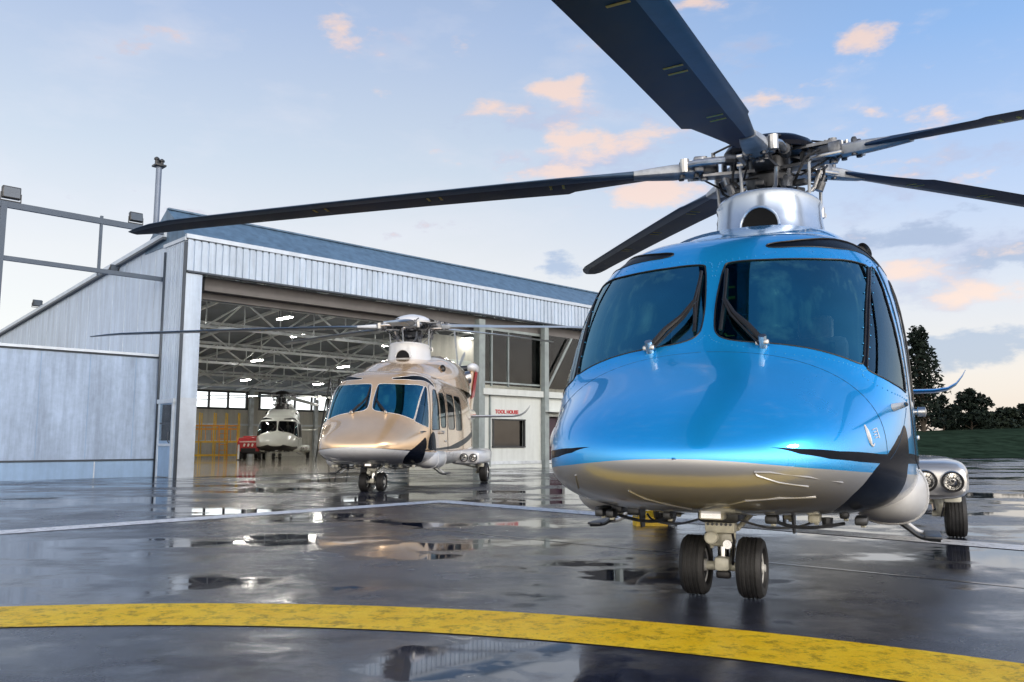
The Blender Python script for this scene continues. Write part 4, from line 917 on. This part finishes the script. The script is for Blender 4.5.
# office block inside the right of the doorway
of = at(empty('office_block', label='pale green-white two-storey office with one dark window and glazed upper floor inside the doorway', cat='office'))
b = MB(); D0, D1 = .16, .30
def wall_x(b, s0, s1, z0, z1): b.box(((s0+s1)/2, (D0+D1)/2, (z0+z1)/2), (s1-s0, D1-D0, z1-z0), 0)
wall_x(b, 11.5, 12.08, .0, 2.75); wall_x(b, 12.08, 13.78, 0, .80); wall_x(b, 12.08, 13.78, 1.84, 2.75); wall_x(b, 13.78, 15.02, 0, 2.75); wall_x(b, 15.02, 16.1, 2.02, 2.75); wall_x(b, 16.1, 24, 0, 2.75)
b.box((11.58, 2.4, 1.37), (.15, 4.2, 2.74), 0); b.box((17.8, 4.5, 1.37), (12.4, .15, 2.74), 0)
b.build('wall', 'office', of)
b = MB(); b.box((17.7, D0-.015, .20), (12.5, .05, .12), 0); b.box((17.7, D0-.02, .055), (12.5, .08, .11), 1); b.build('skirting', ['beam', 'office'], of)
b = MB()
for z in (.80, 1.84): b.box((12.93, D0-.01, z), (1.78, .10, .05), 0)
for s_ in (12.08, 13.78): b.box((s_, D0-.01, 1.32), (.05, .098, 1.05), 0)
wf = b.build('window', 'frame', of); b = MB(); b.box((12.93, D1-.05, 1.32), (1.68, .012, 1.02), 0); b.build('pane', 'officeglass', wf)
b = MB(); b.box((12.5, D1+.25, 1.0), (.5, .3, .5), 0, None, .02); b.box((13.3, D1+.3, 1.25), (.05, .05, .8), 1, Matrix.Rotation(.5, 3, 'Y')); b.box((12.45, D1+.2, 1.42), (.12, .05, .12), 1, None, .02); b.build('desk', ['panel', 'office'], of)
b = MB(); b.box((15.56, D1-.03, 1.0), (1.06, .05, 1.98), 0, None, .005); dr = b.build('door', 'maroon', of)
b = MB(); b.box((15.03, D0-.03, 1.02), (.12, .14, 2.04), 0); b.box((16.1, D0-.03, 1.02), (.10, .14, 2.04), 0); b.box((15.56, D0-.03, 2.06), (1.2, .142, .09), 0); b.build('door_frame', 'office', dr)
b = MB(); b.box((15.5, D0-.22, 2.20), (1.5, .5, .05), 0); b.build('canopy', 'office', dr)
b = MB()
b.box((17.7, D0+.0, 2.88), (12.5, .34, .24), 0); b.box((11.42, .20, 2.8), (.30, .32, 5.6), 1); b.box((14.85, .02, 2.8), (.24, .22, 5.6), 1); b.box((19.5, .02, 2.8), (.24, .22, 5.6), 1)
b.box((11.9, .12, 1.4), (.05, .08, 2.7), 1)
b.tube([(14.98, .10, 3.0), (16.6, .12, 5.3)], .05, 1, 8); b.tube([(11.6, .9, 3.3), (12.3, .95, 4.6), (14.2, 1.0, 5.2)], .09, 1, 10)
b.box((13.2, .25, 3.25), (3.3, .06, .06), 1); b.box((13.2, .25, 5.30), (3.3, .06, .10), 1); b.box((12.1, .25, 4.2), (.06, .062, 2.2), 1); b.box((13.0, .25, 4.2), (.04, .062, 2.2), 1)
b.build('steel_frame', ['office', 'greensteel'], of)
b = MB(); b.box((13.2, .28, 4.25), (3.3, .012, 2.2), 0); b.box((17.2, .28, 4.25), (4.6, .012, 2.2), 0); b.build('upper_glazing', 'clearglass', of)
b = MB(); b.box((17.6, 4.4, 4.2), (12.2, .12, 2.7), 0); b.box((17.6, 2.3, 2.80), (12.2, 4.2, .10), 0); b.box((13.6, 4.2, 3.9), (1.8, .2, 1.2), 1); b.box((12.4, 3.2, 3.3), (.9, .5, .8), 1); b.build('upper_floor', ['inwall', 'office'], of)
b = MB(); b.box((30, .2, 2.85), (12, .16, 5.7), 0); b.build('closed_door_leaf', 'cladding', hg)
# red lettering over the window
sg = at(empty('sign', label='row of red capital letters above the dark office window', cat='sign'))
cu = bpy.data.curves.new('lettering', 'FONT'); cu.body = 'TOOL HOUSE'; cu.size = .20; cu.extrude = .008; cu.align_x = 'CENTER'; cu.offset = .006
cu.materials.append(M['signred']); ft = bpy.data.objects.new('lettering_source', cu); COL.objects.link(ft); bpy.context.view_layer.update(); me_ = bpy.data.meshes.new_from_object(ft.evaluated_get(bpy.context.evaluated_depsgraph_get())); bpy.data.objects.remove(ft); fo = bpy.data.objects.new('lettering', me_); COL.objects.link(fo); fo.parent = sg; fo.location = (12.83, D0-.012, 2.07); fo.rotation_euler = (PI/2, 0, 0)
# ------------------------------------------------------------------ annex, lean-to, gantry
an = at(empty('annex', label='low flat-roofed pale blue annex wall with a dark base line left of the hangar', cat='annex'))
b = MB(); b.box((-9.95, 1.60, 1.97), (19.8, .36, 2.98), 0); b.box((-9.95, 5.2, 1.75), (19.8, 6.8, 3.4), 0); b.build('wall', 'render', an)
b = MB(); b.box((-9.95, 1.585, .235), (19.8, .37, .47), 0); b.box((-1.67, 1.396, .23), (.03, .008, .44), 1); b.build('plinth', ['plinth', 'flash'], an)
b = MB(); b.box((-9.95, 1.40, .485), (19.8, .06, .045), 0); b.box((-9.95, 1.385, 3.46), (19.8, .10, .07), 1); b.box((-9.95, 1.41, 3.40), (19.8, .03, .04), 0); b.build('trim', ['dflash', 'flash'], an)
b = MB()
for x in np.arange(-19, -.5, 1.22): b.box((x, 1.416, 1.95), (.012, .008, 2.85), 0)
b.build('panel_joint', 'plinth', an)
b = MB(); b.box((-.075, .64, 1.04), (.05, .95, 2.04), 0); b.box((-.09, .64, 2.12), (.12, 1.1, .12), 1)
for y in (.18, 1.10): b.box((-.09, y, 1.03), (.07, .08, 2.06), 1)
b.box((-.095, .64, .9), (.06, .84, .07), 1); b.box((-.095, .64, 1.50), (.06, .70, .04), 2)
b.tube([(-.12, .30, .95), (-.16, .30, 1.0), (-.16, .30, 1.25)], .014, 2, 6)
b.build('side_door', ['plinth', 'flash', 'dflash'], an)
b = MB(); b.box((-.108, .64, 1.52), (.012, .72, 1.0), 0); b.build('door_pane', 'clearglass', an.children[-1])
ga = at(empty('steel_gantry', label='grey steel frame of two long rails and posts standing above the annex roof', cat='gantry'))
for x, w, h, z in ((-4.25, .14, 3.7, 5.35), (-9.0, .14, 3.7, 5.35), (-1.83, .07, 1.7, 6.45), (-6.4, .07, 1.7, 6.45)):
    b = MB(); b.box((x, 1.5, z), (w, w, h), 0); b.build('post', 'gantrysteel', ga)
for x, L, z, h in ((-4.6, 9.0, 7.15, .16), (-4.5, 9.1, 5.73, .12)):
    b = MB(); b.box((x, 1.5, z), (L, .102, h), 0); b.build('rail', 'gantrysteel', ga)
def flood(s_, n_, z, ry, label, sc=1.):
    o = empty('floodlight', HW(s_, n_, z), HA, label, 'floodlight')
    R = Matrix.Rotation(ry, 3, 'X')
    b = MB(); b.box((0, 0, .24*sc), (.46*sc, .16*sc, .34*sc), 0, R, .02); b.box((0, .10*sc, .24*sc), (.34*sc, .10*sc, .22*sc), 0, R, .02)
    for x in (-.25, .25): b.box((x*sc, 0, .12*sc), (.02*sc, .04*sc, .24*sc), 0)
    b.box((0, 0, .01), (.52*sc, .06*sc, .02), 0); b.build('housing', 'frame', o)
    b = MB(); b.box((0, -.085*sc, .24*sc), (.40*sc, .012, .28*sc), 0, R); b.build('lens', 'lensglass', o); return o
M['lensglass'] = pbr('lamp_glass', (.10, .12, .14), .1, 0, 1.)
flood(-4.10, 1.5, 7.25, -.1, 'black floodlight on the far left post of the steel gantry', .95)
flood(-.90, 1.5, 7.25, -.25, 'floodlight on the gantry rail beside the tall flue pipe', .8)
flood(-.12, 13.6, RZ(13.6)+.12, .4, 'small black floodlight low on the sloping hangar roof edge', .75)
flood(-.16, 5.2, RZ(5.2)-.28, .6, 'small lamp halfway up the sloping roof edge under the gantry rail', .6)
fp = at(empty('flue_pipe', label='tall slim grey flue pipe with dark caps rising from the hangar corner', cat='flue'))
b = MB(); b.tube([(.26, 3.0, 7.4), (.26, 3.0, 9.62)], .088, 0, 14); b.build('pipe', 'beam_blue', fp)
b = MB()
b.box((.26, 3.0, 9.62), (.34, .34, .06), 0, None, .01)
for k, (x, y) in enumerate(((-.1, -.05), (.1, .05), (0, .1))): b.lathe((.26+x, 3.0+y, 9.64), (0, 0, 1), [(0, .03), (0, .055), (.14, .055), (.15, .085), (.2, .08), (.24, .03)], 0, 10)
b.build('cap', 'frame', fp)
# ------------------------------------------------------------------ things on the apron and in the hangar
GOLDL = [(LOWER, 1), (GOLD_LINE, 2), (GOLD_STRIPE, 2), (CRESCENT, 2), (GOLD_DARK, 2)]
BLUEL = [(LOWER, 1), (BLUE_SWOOSH, 2), (CRESCENT, 2)]
LOWLINE = [(.0, 1.0), (.05, .975), (.12, .93), (.2, .895), (.32, .87), (.55, .853), (.75, .85), (1.2, .85), (2.2, .95), (3.0, .8), (4.0, .8), (4.0, .79), (3.0, .79), (2.2, .94), (1.2, .84), (.75, .84), (.55, .843), (.32, .86), (.2, .885), (.12, .92), (.05, .965), (0, .99)]
M['rivet'] = pbr('painted_rivet', (.05, .32, .62), .4, .3)
M['joint_line'] = pbr('panel_gap', (.004, .03, .07), .6)
SEAMS = [[(.70, 1.02), (.705, 1.2), (.70, 1.4), (.70, 1.6), (.705, 1.8), (.71, 1.99)], [(.715, 1.0), (.80, 1.08), (.88, 1.15)]]
MOULD = [[(.40, .62, 1), (.30, .60, 1), (.22, .64, 1), (.20, .70, 1), (.24, .74, 1), (.36, .74, 1), (.50, .72, 1)], [(.46, .55, -1), (.40, .60, -1), (.36, .66, -1), (.34, .70, -1)],
         [(.30, .30, -1), (.38, .20, -1), (.46, .10, -1), (.56, .02, -1)], [(.56, .02, 1), (.48, .12, 1), (.40, .28, 1), (.42, .42, 1), (.50, .52, 1)]]
helicopter('helicopter', (1.3458, 5.4193, 0), .4374, dict(mats=('blue', 'silver', 'navy', 'navy'), layers=BLUEL+[(POST, 2)], lines=[LOWLINE], seal='black', fairing='cowlwhite', cap='navy', fin='blue', pod='podgrey', aerial='black', emblem='white', mouldings=MOULD, rivets=True, seams=SEAMS),
           'large glossy blue helicopter with silver belly parked nearest in front', 0.)
helicopter('helicopter', (-2.7791, 16.8539, 0), .1362, dict(mats=('gold', 'white', 'navy', 'white'), layers=GOLDL, lines=[LOWLINE], seal='white', fairing='white', cap='white', fin='gold', finstripe='red', stab='white', pod='white', aerial='black', blade='bladegrey', mouldings=[]),
           'champagne gold helicopter with white belly parked before the open hangar', math.radians(13.6))
helicopter('helicopter', (-13.05, 46.6, .006), -.20, dict(mats=('offwhite', 'offwhite', 'black', 'black'), layers=[(LOWER, 1), (BLACK_CHIN, 2)], lines=[LOWLINE], seal='black', fairing=None, cap='black', fin='offwhite', pod='offwhite', aerial='black', blade='offwhite', glass='cabinglass', mouldings=[]),
           'small white helicopter with black chin parked deep inside the hangar', .35)
# yellow chock under the blue helicopter
b = MB(); b.prism([(-.19, -.075, 0), (.19, -.075, 0), (.19, .075, 0), (-.19, .075, 0)], (0, 0, .10), 0)
b.prism([(-.19, -.07, .10), (-.19, .07, .10), (-.19, 0, .17)], (.38, 0, 0), 0); b.tube([(.19, 0, .06), (.26, 0, .02), (.34, .05, .012)], .012, 1, 6)
ck = b.build('wheel_chock', ['yellow', 'black']); ck.location = (1.62, 9.95, .0); ck.rotation_euler = (0, 0, .15); tag(ck, 'yellow wheel chock on the wet tarmac behind the blue helicopter nose gear', 'chock')
# orange access stand in the hangar
M['orangepaint'] = pbr('orange_yellow_steel', (.80, .34, .03), .45, 0, .2, .2, 3.)
M['yellowpaint'] = pbr('safety_yellow_steel', (.80, .52, .04), .45, 0, .2, .2, 3.)
st = empty('access_stand', (-17.35, 49.0, .006), .25, 'orange and yellow steel access stand with railings at the hangar back', 'access stand')
b = MB()
for x in (-1.7, -.9, -.1, .55, 1.25):
    b.box((x, 0, 1.35), (.065, .065, 2.7), 0); b.box((x, 1.1, 1.35), (.065, .065, 2.7), 0)
for z in (.22, 1.0): 
    for y in (0, 1.1): b.box((-.2, y, z), (3.0, .09, .10), 0)
    for x in (-1.7, 1.25): b.box((x, .55, z), (.088, 1.1, .098), 0)
b.build('frame', 'yellowpaint', st)
b = MB()
for z in (1.75, 1.95):
    for y in (-.02, 1.12): b.box((-.2, y, z), (3.0, .05, .07), 0)
for k in range(9): b.box((-1.6+k*.35, -.02, 1.5), (.04, .04, .9), 0)
b.build('railing', 'orangepaint', st)
b = MB(); b.box((-.2, .55, 1.07), (2.9, 1.05, .05), 0); b.build('platform', 'beam', st)
b = MB()
for q in (.15, .6): b.box((.1+q, -.25, .95), (.05, .07, 2.1), 0, Matrix.Rotation(.25, 3, 'X'))
for k in range(6): b.box((.475, -.5+.085*k, .2+.32*k), (.45, .08, .04), 0)
b.build('ladder', 'orangepaint', st)
# red ground power cart
M['redcart'] = pbr('red_cart_paint', (.42, .02, .025), .4, 0, .3, .2, 4.)
ct = empty('power_cart', (-14.72, 47.6, .006), .1, 'red ground power cart beside the white helicopter', 'cart')
b = MB(); b.box((0, 0, .88), (1.25, 1.7, .72), 0, None, .08); b.prism([(-.6, -.86, .6), (.6, -.86, .6), (.6, -.86, 1.1), (-.6, -.86, 1.1)], (0, -.25, -.12), 0); b.box((0, .1, 1.28), (.9, 1.1, .10), 0, None, .04); b.build('body', 'redcart', ct)
b = MB(); b.box((0, -.02, .42), (1.3, 1.75, .16), 0, None, .02); b.box((0, -1.12, .55), (.8, .03, .2), 0); b.build('chassis', 'black', ct)
b = MB()
for k in range(3): b.box((-.22+k*.22, -1.135, .82), (.09, .02, .16), 0, Matrix.Rotation(.3, 3, 'Y'))
b.box((0, -1.13, 1.0), (.95, .02, .05), 0); b.build('marking', 'headrest', ct)
for x in (-.55, .55):
    for y in (-.6, .6):
        b = MB(); b.lathe((x, y, .22), (1 if x > 0 else -1, 0, 0), [(-.08, .1), (-.09, .2), (-.05, .22), (.05, .22), (.09, .2), (.08, .1), (.05, .02)], 0, 18, [0, 0, 0, 0, 1, 1]); b.build('wheel', ['rubber', 'rim'], ct)
bo = MB(); bo.lathe((0, 0, 0), (0, 0, 1), [(0, .09), (.04, .09), (.06, .055), (.80, .055), (.84, .04), (.86, .005)], 0, 14, [1, 1, 0, 0, 0]); bol = bo.build('bollard', ['white', 'black']); bol.location = (-14.95, 45.9, .006); tag(bol, 'short white post on the hangar floor before the red cart', 'bollard')
# clutter deep in the hangar behind the gold helicopter
hs = empty('tool_cabinet', (-7.4, 49.5, .006), .8, 'dark blue-grey tool cabinet behind the gold helicopter nose', 'cabinet')
M['slate'] = pbr('slate_cabinet_paint', (.10, .14, .18), .5)
b = MB(); b.box((0, 0, .85), (2.6, .8, 1.5), 0, None, .03); b.build('body', 'slate', hs)
for k in range(3):
    b = MB(); b.box((-.85+k*.85, -.41, .85), (.8, .03, 1.36), 0, None, .01); b.box((-.55+k*.85, -.44, .9), (.03, .03, .2), 1); b.build('door', ['slate', 'steel'], hs)
ld = empty('step_ladder', (-9.6, 45.0, .006), .9, 'tall dark A-frame ladder standing behind the gold helicopter', 'ladder')
b = MB()
for x in (-.3, .3): b.tube([(x*1.4, -.9, 0), (x, 0, 4.4)], .045, 0, 6); b.tube([(x*1.4, .9, 0), (x, 0, 4.4)], .045, 0, 6)
for k in range(1, 13): 
    t = k/13.5; b.tube([(-.3*(1.4-.4*t), -.9*(1-t), 4.4*t), (.3*(1.4-.4*t), -.9*(1-t), 4.4*t)], .02, 0, 6)
b.build('frame', 'darksteel', ld)
# ------------------------------------------------------------------ land, trees
M['grass'] = pbr('dark_rough_grass', (.026, .044, .028), 1., 0, 0, .5, .9, .0, .8, 6., spec=0.)
b = MB(); xs = list(np.arange(-600, 601, 12.)); ys = [51.2, 54, 58, 63, 68, 74, 82, 95, 130, 250, 600]
def gz(x, y):
    t = min(1, max(0, (y-51.2)/24)); return .02+2.0*t*t*(3-2*t)+.12*math.sin(x*.21+y*.13)*t + (max(0, x-30)*.010)*t
grid = [[b.bm.verts.new((x+60, y+.0, gz(x+60, y))) for y in ys] for x in [x_*1. for x_ in xs if x_ > -40 - 1e-6]]
for a, c in zip(grid[:-1], grid[1:]):
    for i in range(len(ys)-1):
        f = b.bm.faces.new((a[i], c[i], c[i+1], a[i+1])); f.smooth = True
struct(b.build('grass_bank', 'grass', recalc=False))
def foliage(name, a, b2):
    m, nt, out = _new(name); bs = nt.nodes.new('ShaderNodeBsdfPrincipled'); bs.inputs['Roughness'].default_value = .75; bs.inputs['Specular IOR Level'].default_value = .2
    n = noise(nt, .9, 4); r = ramp(nt, n.outputs['Fac'], [(.3, a), (.7, b2)]); _lk(nt, r.outputs['Color'], bs.inputs['Base Color']); _lk(nt, bs.outputs[0], out.inputs['Surface']); return m
M['leaf'] = foliage('dark_conifer_leaf', (.005, .011, .010), (.014, .024, .016)); M['leaf2'] = foliage('olive_leaf', (.008, .015, .012), (.02, .03, .018)); M['bark'] = pbr('tree_bark', (.05, .04, .03), .9, 0, 0, .3, 6.)
def leaf_blob(b, c, r, n, sz, rng):
    for _ in range(n):
        while True:
            v = Vector((rng.uniform(-1, 1), rng.uniform(-1, 1), rng.uniform(-1, 1)))
            if .15 < v.length < 1: break
        v = v*(.55+.45*rng.random())/max(v.length, .6)
        p = c+Vector((v.x*r[0], v.y*r[1], v.z*r[2])); s_ = sz*rng.uniform(.6, 1.4)
        x = Vector((rng.gauss(0, 1), rng.gauss(0, 1), rng.gauss(0, .7))).normalized(); y = x.orthogonal().normalized(); y = (Matrix.Rotation(rng.uniform(0, 6.28), 3, x) @ y)
        f = b.bm.faces.new([b.bm.verts.new(q) for q in (p-x*s_, p+y*s_*.45, p+x*s_, p-y*s_*.45)]); f.smooth = False
def tree(name, loc, H, W_, clumps, label, cat, seed, mat='leaf', per=90, sz=.22, group=None, base=.12, shape=None):
    rng = random.Random(seed); o = empty(name, loc, 0, label, cat, group)
    b = MB(); b.tube([(0, 0, -.2), (.04*W_, .02, H*.35), (-.03*W_, .03, H*.7), (.02, 0, H*.93)], [.035*H*.7, .03*H*.6, .014*H, .004*H], 0, 8)
    cs = []
    for k in range(clumps):
        t = base+(1-base)*(k+.5)/clumps; w = shape(t) if shape else math.sin(PI*min(1, t*.85+.12))
        a = k*2.399+rng.random(); rr = W_*w*rng.uniform(.25, 1.)*.62
        c = Vector((rr*math.cos(a), rr*math.sin(a), t*H)); cs.append((c, w))
        b.tube([(0, 0, max(.1, c.z-.18*H*w)), c*.6+Vector((0, 0, c.z*.4-.03*H))*1., c], [.010*H, .007*H, .003*H], 0, 5)
    b.build('trunk', 'bark', o)
    b = MB()
    for c, w in cs: leaf_blob(b, c, (W_*.34*(.4+w*.7), W_*.34*(.4+w*.7), H*.085), per, sz, rng)
    b.build('crown', mat, o, recalc=False); return o
def conif(t): return max(.10, (1-t)**.75*1.05)*(1 if t > .2 else .85)
def gpos(px, Y): x = (px-512)/832.5*Y; return (x, Y, gz(x, Y)-.1)
tree('conifer', gpos(921, 74), 9.0, 3.4, 50, 'tall narrow dark tree standing right behind the blue helicopter', 'tree', 3, 'leaf', 60, .22, shape=lambda t: .25+.85*(1-t)**.9 if t < .85 else .2)
tree('broadleaf_tree', gpos(969, 78), 3.7, 2.7, 22, 'rounded dark tree standing free right of the tall narrow tree', 'tree', 5, 'leaf', 110, .20)
tree('broadleaf_tree', gpos(941, 77), 3.2, 2.0, 16, 'small dark tree filling the gap between the tall tree and the rounded one', 'tree', 6, 'leaf', 90, .18)
k = 0
for px, Y, H, W_ in ((986, 92, 2.2, 3.6), (1004, 96, 2.7, 4.2), (1024, 97, 3.1, 4.6), (1048, 99, 3.6, 5.), (1075, 100, 4.6, 5.2), (1105, 101, 4.2, 5.), (1140, 103, 4.8, 5.4), (1180, 104, 4.4, 5.2), (952, 95, 2.5, 3.2), (900, 100, 3.8, 4.8), (872, 104, 4.4, 5.2)):
    tree('hedge_tree', gpos(px, Y), H, W_, 18, 'low dark tree in the hedge line along the grass bank', 'tree', 20+k, 'leaf2', 90, .26, 'trees in the hedge line on the bank', .05); k += 1
b = MB(); rng = random.Random(9)
for i in range(240):
    x = rng.uniform(-420, 520); Y = 330+rng.uniform(-20, 20); leaf_blob(b, Vector((x, Y, 2.5)), (9, 4, rng.uniform(3, 6.5)), 26, 1.7, rng)
b.build('distant_wood', 'leaf2', recalc=False)['kind'] = 'stuff'
